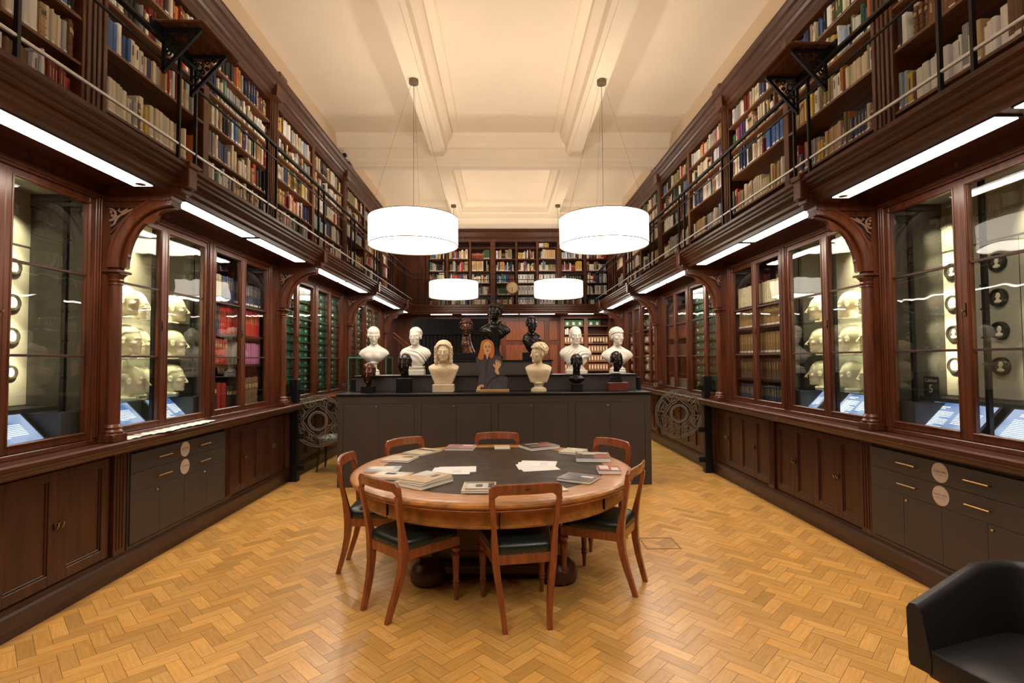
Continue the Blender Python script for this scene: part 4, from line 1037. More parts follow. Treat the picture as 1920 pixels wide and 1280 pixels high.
def head_field(X, hair='short', female=False, beard=0, bald=0, gaunt=0, curl=1, seed=0, nose=1, moustache=0):
    """head one unit tall, chin at z=-.5, crown at .5, facing -y"""
    X = X.copy(); X[..., 0] = np.abs(X[..., 0]) if hair != 'part' else X[..., 0]
    ax = np.abs(X[..., 0]); Y_ = X.copy(); Y_[..., 0] = ax
    jw = .20 if female else .225-.02*gaunt
    d = ell(Y_, (0, .09, .13), (.318, .405, .365))
    d = smin(d, ell(Y_, (0, -.10, -.06), (.255-.015*gaunt, .265, .33)), .10)
    d = smin(d, ell(Y_, (0, -.13, -.29), (jw, .21, .20)), .09)
    d = smin(d, ell(Y_, (0, -.285, -.425), (.085, .075, .07)), .07)            # chin
    d = smin(d, ell(Y_, (.175, -.235, -.115), (.075, .07, .06)), .07)           # cheekbones
    d = smin(d, caps(Y_, (.03, -.345, .045), (.19, -.285, .055), .034, .026), .045)  # brow
    d = smax(d, -ell(Y_, (.125, -.405, -.035), (.082, .085, .052)), .045)       # sockets
    if gaunt: d = smax(d, -ell(Y_, (.25, -.26, -.27), (.07, .12, .10)), .08)
    d = smin(d, ell(Y_, (.118, -.290, -.035), (.060, .058, .042)), .012)         # eyeballs
    d = smin(d, caps(Y_, (.068, -.338, -.030), (.118, -.352, -.012), .010), .008)  # lids
    d = smin(d, caps(Y_, (.118, -.352, -.012), (.172, -.318, -.032), .010), .008)
    d = smin(d, caps(Y_, (.075, -.335, -.050), (.165, -.318, -.056), .009), .010)
    d = smin(d, caps(Y_, (0, -.350, .025), (0, -.345-.115*nose, -.165), .028, .040), .030)  # nose
    d = smin(d, ell(Y_, (.042, -.385-.03*nose, -.175), (.032, .040, .026)), .018)
    d = smin(d, caps(Y_, (0, -.362, -.262), (.070, -.322, -.275), .020, .010), .018)   # lips
    d = smin(d, caps(Y_, (0, -.356, -.305), (.058, -.322, -.295), .024, .012), .018)
    d = smax(d, -caps(Y_, (0, -.392, -.284), (.075, -.340, -.286), .007), .012)
    d = smax(d, -ell(Y_, (0, -.385, -.36), (.07, .035, .022)), .03)
    e = ell(Y_, (.318, .035, -.045), (.035, .080, .125)); e = smax(e, -ell(Y_, (.350, .015, -.03), (.022, .045, .07)), .015)
    d = smin(d, e, .02)
    x, y, z = ax, X[..., 1], X[..., 2]
    n1 = wav(X, 26, seed); n2 = wav(X, 52, seed+2)
    if hair == 'short':
        hm = ell(Y_, (0, .105, .15), (.345, .430, .375))-.010*n1-.008*n2
        line = .21+.25*np.clip(-y-.10, 0, 1)-.9*np.clip(y+.02, 0, .55)+.20*np.clip(x-.2, 0, 1)
        d = smin(d, smax(hm, line-z, .03), .015)
    if hair == 'curly':
        hm = ell(Y_, (0, .08, .17), (.375, .455, .375))-.030*n1*curl-.020*n2*curl
        line = .20+.10*np.clip(-y-.05, 0, 1)-1.0*np.clip(y+.06, 0, .50)
        d = smin(d, smax(hm, line-z, .03), .015)
    if hair == 'bun':
        hm = ell(Y_, (0, .10, .15), (.350, .435, .370))-.006*np.sin(y*60+x*30)
        line = .16-.9*np.clip(y+.10, 0, .45)+.05*x
        d = smin(d, smax(hm, line-z, .03), .012)
        d = smin(d, ell(Y_, (0, .50, .0), (.14, .12, .13))-.01*n1, .03)
        d = smin(d, ell(Y_, (.29, -.10, .02), (.07, .16, .14))-.008*np.sin(z*70), .03)
    if hair == 'waves':
        hm = ell(Y_, (0, .08, .17), (.375, .440, .360))-.020*np.sin(z*55+6*np.sin(x*14)+3*np.sin(y*12))
        line = .14+.10*x-.75*np.clip(y+.12, 0, .5)
        d = smin(d, smax(hm, line-z, .03), .012)
        d = smin(d, ell(Y_, (0, .47, -.06), (.16, .12, .14))-.012*n1, .04)
    if hair == 'long':
        st = .016*np.sin(x*70+5*np.sin(z*9)+2*np.sin(y*20))
        hm = ell(Y_, (0, .07, .19), (.405, .43, .385))-st
        line = .27+.25*np.clip(-y-.1, 0, 1)-.8*np.clip(y+.12, 0, .8)-.9*np.clip(x-.16, 0, 1)
        d = smin(d, smax(hm, line-z, .03), .02)
        d = smin(d, caps(Y_, (.345, -.06, .18), (.365, -.08, -.52), .115, .080)-st-.012*n1, .03)
        d = smin(d, caps(Y_, (.22, .25, .05), (.26, .22, -.55), .20, .16)-st, .05)
    if beard:
        hm = ell(Y_, (0, -.17, -.34), (.225, .215, .20+.08*beard))-.02*n1-.015*n2
        d = smin(d, smax(hm, z+.25+.15*np.clip(.2-x, 0, 1), .03), .02)
    if moustache or beard:
        d = smin(d, caps(Y_, (.01, -.385, -.235), (.10, -.335, -.285), .026, .014)-.006*n2, .012)
    return d
def rotX(X, yaw, pitch=0, roll=0, c=(0, 0, 0)):
    Rm = np.array(Euler((pitch, roll, yaw)).to_matrix()); return (X-np.array(c)) @ Rm      # world -> head frame
def sculpt(name, fn, lo, hi, h, mats, loc, rz, label, cat, scale, group=None, fix=False):
    V, F = surface_nets(fn, lo, hi, h)
    me = bpy.data.meshes.new(name); me.from_pydata((V*scale).tolist(), [], F.tolist())
    me.materials.append(M[mats]); me.polygons.foreach_set('use_smooth', [True]*len(F)); me.update()
    return me
# ------------------------------------------------------------------ busts
def bust_fn(hair, torso, yaw=0, pitch=0, roll=0, folds=0, neckr=.19, sw=1, **kw):
    def fn(X):
        H = head_field(rotX(X, yaw, pitch, roll), hair=hair, **kw)
        X = X.copy(); X[..., 0] = X[..., 0]*(1+(1/sw-1)*np.clip((-.5-X[..., 2])/.3, 0, 1)); x, y, z = X[..., 0], X[..., 1], X[..., 2]; a = np.abs(x)
        if torso == 'neck':
            d = smin(H, caps(X, (0, .10, -.30), (0, .12, -.62), neckr, neckr*1.05), .06); return smax(d, -.62-z, .01)
        if torso == 'mask':
            return smin(H, caps(X, (0, .12, -.30), (0, .10, -.55), .13), .05)
        if torso == 'column':      # long rough neck widening to a collar
            T = smin(caps(X, (0, .10, -.30), (0, .12, -1.0), .19, .30), caps(X, (0, .12, -1.05), (.12, .12, -1.5), .30, .40), .1)-.012*wav(X, 24, 4)
            return smax(smin(H, T, .06), -1.62-z, .02)
        if torso == 'collar':
            T = smin(caps(X, (0, .10, -.3), (0, .12, -.72), .19, .22), ell(X, (0, .08, -.92), (.46, .30, .20))-.035*wav(X, 20, 3), .07)
            T = smin(T, caps(X, (0, .1, -1.0), (0, .1, -1.22), .30, .20), .06)
            return smax(smin(H, T, .06), -1.25-z, .02)
        neck = caps(X, (0, .10, -.28), (0, .16, -.72), neckr, neckr*1.08)
        up = .15 if torso == 'herm' else .06
        z0_ = z; X = X.copy(); X[..., 2] -= up; z = X[..., 2]
        if torso == 'round':
            Xm = X.copy(); Xm[..., 0] = a
            S = ell(X, (0, .10, -1.16), (.90, .30, .40)); S = smin(S, ell(X, (0, .02, -1.22), (.60, .33, .50)), .12)
            S = smin(S, caps(Xm, (.08, .14, -.70), (.60, .12, -1.02), .17, .16), .10)
            wdt = .90-1.20*np.clip(-1.15-z, 0, 1)
            S = smax(S, (a-wdt)*.75, .06); S = smax(S, -(z+1.62), .05)
            if kw.get('female'):
                Xm = X.copy(); Xm[..., 0] = a; S = smin(S, ell(Xm, (.24, -.20, -1.30), (.19, .13, .16)), .14)
            Sd = S
        elif torso == 'toga':
            S = ell(X, (0, .10, -1.05), (.86, .36, .42)); S = smin(S, ell(X, (0, .02, -1.30), (.62, .36, .52)), .12)
            wdt = .88-.80*np.clip(-1.05-z, 0, 1)
            Xm = X.copy(); Xm[..., 0] = a; S = smin(S, caps(Xm, (.08, .14, -.66), (.58, .12, -.90), .17, .17), .10)
            S = smax(S, (a-wdt)*.75, .06); S = smax(S, -(z+1.80), .04)
            Sd = S
        elif torso == 'herm':
            S = ell(X, (0, .10, -1.10), (.86, .34, .42)); S = smin(S, boxd(X, (0, .06, -1.36), (.60, .28, .42), .1), .1)
            wdt = .74-.42*np.clip(-.95-z, 0, 1)
            S = smax(S, (a-wdt)*.9, .02); S = smax(S, -(z0_+kw_bottom), .01); Sd = S
        if folds:
            diag = z+.75*x*(1 if folds > 0 else -1)+.45*x*x
            m = np.clip((-.70-z+.25*np.clip(-y, 0, 1)), 0, .3)/.3
            Sd = S-.024*abs(folds)*np.sin(diag*27+2.5*np.sin(x*5+z*3)+1.5*np.sin(z*7))*m*(.5+.5*np.sin(x*4+z*5))
            Sd = smin(Sd, caps(X, (-.28, .04, -.66), (.30, -.24, -1.35), .07, .05), .04)
            Sd = smin(Sd, caps(X, (.30, .04, -.64), (.18, -.26, -1.10), .07, .05), .04)
        if torso == 'herm' and hair == 'long':      # coat front: opening, collar and buttons
            Sd = smax(Sd, -(caps(X, (-.06, -.30, -.80), (-.13, -.34, -1.9), .022)), .02)
            for sx in (-1, 1):
                Sd = smin(Sd, caps(X, (.10*sx, -.12, -.62), (.30*sx, -.02, -.74), .05), .03)
            for i in range(7):
                for sx in (-.22, .16): Sd = smin(Sd, caps(X, (sx, -.29, -.98-i*.13), (sx+.001, -.29, -.98-i*.13), .026), .012)
        return smin(smin(H, neck, .07), Sd, .08)
    kw_bottom = kw.pop('bottom', 1.75)
    return fn
def socle(c, z0, z1, r):
    h = z1-z0
    return MB().lathe([(r, z0), (r, z0+.18*h), (r*.93, z0+.22*h), (r*.95, z0+.32*h), (r*.62, z0+.45*h), (r*.55, z0+.6*h), (r*.66, z0+.80*h), (r*.80, z0+.84*h), (r*.80, z0+.93*h), (r*.6, z0+h)], (c[0], c[1], 0), 28)
Z1, Z2, Z3 = 1.179, 1.395, 1.60
def make_bust(name, label, x, y, zbase, ztop, unit, fn, lo, hi, m, base=None, ghi=.0, h=.022, partname='sculpted_bust'):
    """ztop = world height of the crown; unit = head height in metres"""
    V, F = surface_nets(fn, lo, hi, h)
    me = bpy.data.meshes.new(partname); zc = ztop-.5*unit*1.06
    me.from_pydata((V*unit).tolist(), [], F.tolist()); me.materials.append(M[m]); me.polygons.foreach_set('use_smooth', [True]*len(F))
    bm = bmesh.new(); bm.from_mesh(me); bmesh.ops.recalc_face_normals(bm, faces=bm.faces); bm.to_mesh(me); bm.free()
    t = thing(name, label, 'bust', (x, y, zbase))
    o = bpy.data.objects.new(partname, me); COL.objects.link(o); o.parent = t; o.location = (0, 0, zc-zbase)
    for pn, mb, mm in (base or []): part(pn, mb, mm, t)
    return t
def bx(x, y, w_, d_, z0, z1, b=.004): return MB().box(x-w_/2, x+w_/2, y-d_/2, y+d_/2, z0, z1, b)
LO, HI = (-.98, -.62, -1.85), (.98, .72, .66)
# second tier, marble
x, y = -1.893, 7.42
make_bust('marble_bust', 'white marble bust of a woman looking down, far left of the second tier', x, y, Z2, 2.09, .245, bust_fn('bun', 'round', yaw=.30, pitch=.22, female=True, nose=.8), LO, HI, 'marble', [('socle', socle((x, y), Z2, Z2+.20, .085), 'marble')])
x = -1.30
make_bust('marble_bust', 'white marble bust of a young man in a toga, left on the second tier', x, y, Z2, 2.085, .262, bust_fn('short', 'toga', yaw=-.18, folds=1, seed=3), LO, HI, 'marble',
          [('plinth', bx(x, y, .25, .20, Z2+.095, Z2+.125).box(x-.13, x+.13, y-.11, y+.11, Z2, Z2+.07, .004).prof([(x-.13, Z2+.07), (x+.13, Z2+.07), (x+.105, Z2+.10), (x-.105, Z2+.10)], y-.09, y+.09), 'marble')])
x = 1.0
make_bust('marble_bust', 'white marble bust of a stern balding man, right on the second tier', x, y, Z2, 2.09, .272, bust_fn('none', 'toga', yaw=.10, folds=-1, gaunt=1, seed=5, nose=1.15), LO, HI, 'marble',
          [('plinth', bx(x, y, .30, .2, Z2, Z2+.055).prof([(x-.13, Z2+.055), (x+.13, Z2+.055), (x+.08, Z2+.13), (x-.08, Z2+.13)], y-.08, y+.08), 'marble')])
x = 1.60
make_bust('marble_bust', 'white marble bust of a youth with wavy hair, farthest right of the second tier', x, y, Z2, 2.07, .262, bust_fn('waves', 'round', yaw=.42, pitch=-.03, female=True, neckr=.175), LO, HI, 'marble', [('socle', socle((x, y), Z2, Z2+.22, .12), 'marble')])
# front tier
y = 6.93; x = -.84
make_bust('plaster_bust', 'yellowed plaster bust of a man with long hair and buttoned coat, front row', x, y, Z1, 1.862, .272, bust_fn('long', 'herm', bottom=1.62, gaunt=0, neckr=.2), (-1.0, -.62, -2.1), (1.0, .72, .72), 'plaster',
          [('plinth', bx(x, y, .275, .20, Z1, Z1+.105, .006), 'plaster')])
x = .43
make_bust('plaster_bust', 'cream plaster bust of a curly haired youth in profile, front row right of the cutout', x, y, Z1, 1.835, .268, bust_fn('curly', 'herm', yaw=-1.05, bottom=1.47, neckr=.175, curl=1.2, sw=.88), LO, HI, 'plaster', [('socle', socle((x, y), Z1, Z1+.127, .105), 'plaster')])
x = -1.837
make_bust('bronze_bust', 'brown bronze face on a small black block, far left of the front row', x, 6.92, Z1, 1.575, .27, bust_fn('short', 'mask', yaw=.05, gaunt=1, nose=1.1), (-.6, -.62, -.75), (.6, .72, .66), 'bronze', [('block', bx(x, 6.92, .165, .14, Z1, Z1+.085), 'black_paint')])
x = -1.36
make_bust('bronze_bust', 'black bronze head on a tall black cube, left part of the front row', x, 6.92, Z1, 1.697, .27, bust_fn('short', 'neck', yaw=-.10, pitch=.05, seed=2), (-.6, -.62, -.75), (.6, .72, .66), 'dark_bronze', [('block', bx(x, 6.92, .185, .17, Z1, Z1+.185), 'black_paint')])
x = .94
make_bust('bronze_bust', 'glossy black bust with rough collar on a round black base, front row', x, 6.92, Z1, 1.68, .235, bust_fn('short', 'collar', yaw=-.12, pitch=.08, seed=6, gaunt=1), (-.7, -.62, -1.35), (.7, .72, .66), 'dark_bronze', [('base', bx(x, 6.92, .14, .13, Z1, Z1+.10), 'black_paint')])
x = 1.48
make_bust('bronze_bust', 'glossy black head on a dark red wooden block, far right of the front row', x, 6.92, Z1, 1.72, .25, bust_fn('none', 'neck', yaw=.22, pitch=.10, seed=1, neckr=.15), (-.6, -.62, -.75), (.6, .72, .66), 'dark_bronze',
          [('block', bx(x, 6.92, .265, .18, Z1, Z1+.115, .006), 'red_wood'), ('stepped_base', bx(x-.02, 6.92, .155, .13, Z1+.115, Z1+.15).box(x-.085, x+.045, 6.86, 6.98, Z1+.15, Z1+.185, .004).box(x-.075, x+.035, 6.865, 6.975, Z1+.185, Z1+.235, .004), 'black_paint')])
# top tier
x, y = -.60, 7.82
make_bust('bronze_bust', 'shiny brown bronze head on a long rough neck, left of the top tier', x, y, Z3, 2.235, .262, bust_fn('curly', 'column', yaw=.05, gaunt=1, curl=.6), (-.7, -.62, -1.75), (.8, .72, .70), 'bronze', [('block', bx(x, y, .37, .22, Z3, Z3+.105), 'black_paint')])
x = -.16
make_bust('bronze_bust', 'tall black bronze bust with thick tangled hair, highest of all in the middle', x, y, Z3, 2.47, .27, bust_fn('curly', 'round', yaw=-.75, pitch=-.10, curl=1.8, seed=7, folds=1), LO, (.98, .72, .75), 'dark_bronze', [('pedestal', bx(x, y, .22, .2, Z3, Z3+.06).lathe([(.09, Z3+.06), (.06, Z3+.16), (.07, Z3+.22), (.10, Z3+.48)], (x, y, 0), 20), 'black_paint')])
x = .39
make_bust('bronze_bust', 'black bronze bust of a man with a moustache, right of the top tier', x, y, Z3, 2.27, .25, bust_fn('short', 'toga', yaw=.15, moustache=1, seed=8, sw=.68, folds=1), (-.8, -.62, -1.85), (.8, .72, .66), 'dark_bronze', [('pedestal', bx(x, y, .28, .20, Z3, Z3+.11), 'black_paint')])

# painted wooden cutout figure of a seated woman
def cutout():
    x, y = -.18, 6.90; t = thing('cutout_figure', 'painted plywood cutout of a seated red-haired woman in dark dress, centre of the front row', 'figure', (x, y, Z1))
    S = 1/7.11*6.9/970; cx = 1330; by = 1222
    def poly(pts, y0, y1, m, name, sm=3):
        # Catmull-Rom closed outline, traced as a shape with thickness
        n = len(pts); q = []
        for i in range(n):
            p0, p1, p2, p3 = (np.array(pts[(i+k-1) % n], float) for k in range(4))
            for j in range(sm):
                u = j/sm; q.append(.5*((2*p1)+(-p0+p2)*u+(2*p0-5*p1+4*p2-p3)*u*u+(-p0+3*p1-3*p2+p3)*u**3))
        part(name, MB().prof([(x+(a-cx)*S, Z1+.032+(by-b)*S) for a, b in q], y0, y1), m, t)
    poly([(1140, 1222), (1138, 1100), (1140, 1000), (1118, 880), (1103, 810), (1130, 785), (1190, 770), (1260, 780), (1340, 770), (1410, 778), (1440, 800), (1455, 880), (1475, 1000), (1482, 1040), (1520, 1070), (1530, 1120), (1515, 1190), (1490, 1222), (1300, 1224)], y-.008, y+.008, 'dress_paint', 'dress')
    poly([(1170, 830), (1130, 800), (1145, 740), (1165, 650), (1175, 600), (1200, 572), (1245, 560), (1300, 572), (1335, 610), (1350, 680), (1345, 760), (1320, 808), (1285, 790), (1290, 740), (1250, 760), (1215, 760), (1200, 815)], y-.013, y-.008, 'hair_paint', 'hair')
    poly([(1208, 690), (1204, 640), (1225, 600), (1255, 585), (1290, 605), (1308, 650), (1306, 700), (1285, 745), (1255, 765), (1225, 745)], y-.017, y-.013, 'skin_paint', 'face')
    poly([(1228, 750), (1275, 750), (1270, 780), (1254, 825), (1240, 780)], y-.014, y-.009, 'skin_paint', 'neck')
    poly([(1352, 985), (1362, 945), (1335, 910), (1328, 885), (1340, 885), (1362, 905), (1360, 870), (1372, 830), (1384, 832), (1382, 870), (1398, 840), (1410, 842), (1402, 880), (1420, 852), (1432, 860), (1418, 895), (1434, 880), (1440, 892), (1420, 930), (1400, 965), (1415, 1005), (1408, 1025), (1390, 1025)], y-.014, y-.008, 'skin_paint', 'raised_hand', 2)
    poly([(1118, 1222), (1120, 1190), (1150, 1165), (1185, 1155), (1205, 1165), (1205, 1190), (1190, 1190), (1175, 1180), (1165, 1200), (1150, 1222)], y-.014, y-.008, 'skin_paint', 'lowered_hand', 2)
    kn = MB().tube([(x+(a-cx)*S, y-.009, Z1+.032+(by-b)*S) for a, b in ((1480, 1035), (1400, 1040), (1320, 1075), (1270, 1130), (1240, 1200))], 0, flat=(.003, .002))
    kn.tube([(x+(a-cx)*S, y-.009, Z1+.032+(by-b)*S) for a, b in ((1255, 825), (1250, 900), (1235, 1000))], 0, flat=(.002, .002)); part('dress_line', kn, 'black_paint', t)
    f = MB()
    for a, b, w_, h_ in ((1237, 660, 11, 5), (1283, 660, 11, 5), (1237, 645, 14, 3), (1283, 645, 14, 3), (1258, 690, 7, 4)): f.box(x+(a-w_-cx)*S, x+(a+w_-cx)*S, y-.0185, y-.017, Z1+.032+(by-b-h_)*S, Z1+.032+(by-b+h_)*S)
    part('eyes', f, 'case_dark', t)
    part('lips', MB().box(x+(1245-cx)*S, x+(1275-cx)*S, y-.0185, y-.017, Z1+.032+(by-718)*S, Z1+.032+(by-708)*S), 'red_wood', t)
    part('base', MB().box(x-.222, x+.215, y-.06, y+.06, Z1, Z1+.032, .003), 'tan_wood', t)
cutout()

# ------------------------------------------------------------------ grey display cabinet with stepped tiers
def grey_cabinet():
    t = thing('display_cabinet', 'long grey painted cabinet with a black top standing behind the round table', 'cabinet', (-.16, 7, 0))
    x0, x1 = -2.155, 1.85; yf = 6.64
    part('carcass', MB().box(x0, x1, yf, 7.22, 0, 1.145, .003), 'grey_paint', t)
    part('top', MB().box(x0-.015, x1+.015, yf-.02, 8.05, 1.15, Z1, .004), 'black_top', t)
    part('rear_carcass', MB().box(x0, x1, 7.22, 8.05, 0, 1.15), 'grey_paint', t)
    u = (x1-x0)/4.0; k = 0
    for i in range(4):
        a = x0+.08+i*.985
        for j in range(2):
            d = part('door', MB().box(a+j*.445, a+j*.445+.443, yf-.004, yf, .08, 1.05, .0015), 'grey_paint', t)
            part('door_gap', MB().box(a+j*.445-.004, a+j*.445, yf-.0012, yf+.001, .08, 1.05).box(a+j*.445-.004, a+j*.445+.447, yf-.0012, yf+.001, 1.05, 1.054), 'black_paint', d)
            if j == 0: part('knob', MB().ball((a+.415, yf-.012, 1.015), .010, 12, 8), 'brass', d)
        part('door_gap', MB().box(a+.888, a+.892, yf-.0012, yf+.001, .08, 1.054), 'black_paint', t)
    t = thing('display_tier', 'second grey step with black top carrying the marble busts', 'display step', (-.14, 7.5, Z1))
    part('riser', MB().box(-2.075, 1.80, 7.17, 7.62, Z1, Z2-.02, .003), 'grey_paint', t); part('top', MB().box(-2.09, 1.815, 7.15, 7.63, Z2-.02, Z2, .003), 'black_top', t)
    t = thing('display_tier', 'short top grey step with black top carrying the bronze busts', 'display step', (-.07, 7.8, Z1))
    part('riser', MB().box(-.86, .68, 7.65, 8.03, Z1, Z3-.02, .003), 'grey_paint', t); part('top', MB().box(-.88, .70, 7.635, 8.04, Z3-.02, Z3, .003), 'black_top', t)
    for x, lab in ((-2.11, 'small black box on the left end of the grey cabinet beside the step'), (1.845, 'small black box on the right end of the grey cabinet beside the step')):
        m = MB().box(x-.035, x+.03, 7.17, 7.25, Z1, Z1+.17, .003) if x < 0 else MB().box(x-.025, x+.02, 7.17, 7.25, Z1, Z1+.17, .003)
        single('speaker_box', m, 'black_paint', lab, 'box', (x, 7.2, Z1))
grey_cabinet()

# ------------------------------------------------------------------ plaster heads in the lit cases
def cast_meshes():
    out = []
    for i, (hair, kw) in enumerate((('none', dict(gaunt=1, nose=1.2)), ('none', dict(nose=.9)), ('short', dict(seed=3, gaunt=1)), ('none', dict(seed=2, gaunt=1, nose=1.35)))):
        def fn(X, hair=hair, kw=kw):
            d = smin(head_field(X, hair=hair, **kw), caps(X, (0, .10, -.30), (0, .16, -.56), .17, .19), .06)
            return smin(smax(d, -.56-X[..., 2], .01), boxd(X, (0, .10, -.575), (.26, .26, .045), .04), .02)
        V, F = surface_nets(fn, (-.5, -.62, -.66), (.5, .66, .62), .030)
        me = bpy.data.meshes.new('plaster_cast'); me.from_pydata((V*.245+np.array([0, 0, .62*.245])).tolist(), [], F.tolist()); me.materials.append(M['cast']); me.polygons.foreach_set('use_smooth', [True]*len(F))
        bm = bmesh.new(); bm.from_mesh(me); bmesh.ops.recalc_face_normals(bm, faces=bm.faces); bm.to_mesh(me); bm.free(); out.append(me)
    return out
CM = cast_meshes()
SHZ = {0: (1.945, 'top'), 1: (1.625, 'middle'), 2: (1.30, 'lowest')}
def casts(s, lst):
    for row, items in enumerate(lst):
        z, w_ = SHZ[row]
        for i, (y, u, mi, dyaw, lab) in enumerate(items):
            o = bpy.data.objects.new('plaster_cast', CM[mi]); COL.objects.link(o); o.location = (s*u, y, z+.001)
            o.rotation_euler = (0, 0, PI+(dyaw+.85)*s)
            o['label'] = lab % (w_, SIDE[s]); o['category'] = 'plaster cast'; o['group'] = 'plaster heads in the %s case' % SIDE[s]
A = 'pale plaster head, %s, %%s shelf of the %%s case'
casts(-1, [[(4.20, 3.08, 0, .25, A % 'nearest and brightest'), (4.52, 3.22, 1, .1, A % 'second in from the bracket'), (4.86, 3.10, 0, .3, A % 'just behind the door upright')],
           [(3.98, 3.20, 2, .1, A % 'partly behind the column'), (4.22, 3.06, 2, .5, A % 'turned slightly forward'), (4.56, 3.22, 1, 0, A % 'set back in shadow'), (4.86, 3.10, 0, .2, A % 'farthest along')],
           [(3.98, 3.20, 1, .1, A % 'half hidden by the column'), (4.27, 3.06, 3, .3, A % 'largest, big nosed'), (4.60, 3.22, 1, 0, A % 'behind the pole'), (4.86, 3.10, 2, .4, A % 'frowning, beyond the door upright')]])
casts(1, [[(5.08, 3.10, 0, .2, A % 'farthest from the camera'), (4.72, 3.16, 1, -.2, A % 'in the middle'), (4.42, 3.14, 1, .5, A % 'small, nearest the column')],
          [(5.08, 3.10, 3, .2, A % 'farthest from the camera'), (4.72, 3.16, 1, -.3, A % 'in the middle'), (4.42, 3.14, 0, .6, A % 'smooth faced, nearest the column')],
          [(5.10, 3.10, 3, .1, A % 'farthest from the camera'), (4.72, 3.16, 1, -.2, A % 'in the middle'), (4.42, 3.14, 2, .3, A % 'nearest the column')]])
def screen(s, y0, y1, lab, two=True, z0=1.075, z1=1.27, u0=2.965, u1=3.16, head=True, tail=.02):
    t = thing('display_screen', lab, 'display', (s*3.0, (y0+y1)/2, 1.06))
    def pt(a, b, o=0):   # a along y 0..1, b up the slope 0..1, o = height off the face
        nx, nz = -(z1-z0), (u1-u0); L = math.hypot(nx, nz)
        return (u0+(u1-u0)*b+nx/L*o, y0+(y1-y0)*a, z0+(z1-z0)*b+nz/L*o)
    m = MB(s).prof([(u0-.012, z0-.012), (u1+.012, z1+.012), (u1+.03, z1+.012), (u1+.03, 1.06), (u0-.012, 1.06)], y0-.02, y1+.02)
    part('screen_housing', m, 'case_grey', t)
    m = MB(s).add([pt(0, 0, .003), pt(1, 0, .003), pt(1, 1, .003), pt(0, 1, .003)], [(0, 1, 2, 3)]); part('lit_panel', m, 'screen', t, fix=True)
    q = MB(s); rr = random.Random(int(y0*100)); 
    def bar(a0, a1, b0, b1): q.add([pt(a0, b0, .0045), pt(a1, b0, .0045), pt(a1, b1, .0045), pt(a0, b1, .0045)], [(0, 1, 2, 3)])
    f = (lambda a: a) if s < 0 else (lambda a: 1-a)
    def B(a0, a1, b0, b1): bar(min(f(a0), f(a1)), max(f(a0), f(a1)), b0, b1)
    if head: B(.10, .34, .84, .865); B(.10, .28, .79, .815)
    for i in range(12): B(.08, .46 if i % 5 != 4 else .30, .68-.05*i, .70-.05*i)
    for i in range(8): B(.54, .90 if i != 7 else .7, .68-.05*i, .70-.05*i)
    part('screen_text', q, 'screen_text', t)
    return t
screen(-1, 2.75, 3.40, 'glowing blue text panel at the bottom of the left medallion cabinet')
screen(-1, 3.85, 4.34, 'glowing blue text panel under the plaster heads, left case, nearer the camera')
screen(-1, 4.56, 4.93, 'smaller blue text panel under the plaster heads, left case, farther away')
screen(1, 5.0, 5.26, 'smallest blue text panel under the plaster heads in the right case')
screen(1, 4.28, 4.74, 'blue text panel beside the column under the plaster heads, right case')
screen(1, 3.30, 3.80, 'blue text panel below the cabinet number card, right wall')
screen(1, 2.50, 3.20, 'glowing blue text panel at the right edge of the photo')
def med_case(s):
    t = CASES[(s, 1)]
    # plinth of grey boxes, poles with little lamps
    p = MB(s).box(3.17, 3.40, .5, P[s][2]-.03, 1.06, 1.30).box(2.93, 3.17, P[s][2]-.28, P[s][2]-.03, 1.06, 1.27); part('grey_plinth', p, 'case_grey', t)
    l = MB(s); l.box(3.392, 3.40, .5, P[s][2]-.022, 1.31, 2.41).box(3.39, 3.40, .5, P[s][2]-.022, 2.42, 2.70); part('board', l, 'case_lining', t)
    g = MB(s)
    for yv in (P[s][2]-.62, P[s][2]-1.2): g.box(3.389, 3.392, yv-.0015, yv+.0015, 1.31, 2.41)
    g.box(3.3885, 3.392, .5, P[s][2]-.022, 2.409, 2.421); part('board_joint', g, 'line_dark', t)
def pole(s, y, u, z0, z1, t, zs):
    part('lamp_pole', MB(s).box(u-.014, u+.014, y-.012, y+.012, z0, z1), 'black_iron', t)
    m = MB(s)
    for z in zs: m.tube([(u, y, z), (u+.02, y+.055, z+.004)], .006, 8); m.tube([(u, y, z), (u-.012, y-.03, z)], .005, 6)
    part('small_spotlight', m, 'black_iron', t)
for s in (-1, 1):
    med_case(s)
    t = CASES[(s, 1)]; e = P[s][2]
    pole(s, e-.13, 3.05, 1.27, 2.78, t, (2.45, 2.20, 1.95, 1.75, 1.50)); pole(s, e-.80, 2.98, 1.08, 2.78, t, (2.5, 2.35, 2.2, 2.05, 1.9, 1.72, 1.55))
    t2 = CASES[(s, 2, 0)][0]; pole(s, P[s][2]+.62, 2.95, 1.08, 2.78, t2, (2.45, 2.3, 2.1, 1.9, 1.75, 1.5, 1.38))
    pole(s, P[s][2]+1.24, 3.0, 1.27, 2.78, t2, (2.3, 2.0, 1.75, 1.5))
    p = MB(s).box(3.17, 3.38, P[s][2]+.03, P[s][2]+1.28, 1.06, 1.275).box(2.93, 3.17, P[s][2]+1.16, P[s][2]+1.28, 1.06, 1.275); part('grey_plinth', p, 'case_grey', t2)
    g = MB(s).box(3.397, 3.40, P[s][2]+.03, P[s][2]+1.28, 2.295, 2.305).box(3.397, 3.40, P[s][2]+.62, P[s][2]+.624, 1.3, 2.295); part('lining_joint', g, 'line_dark', t2)
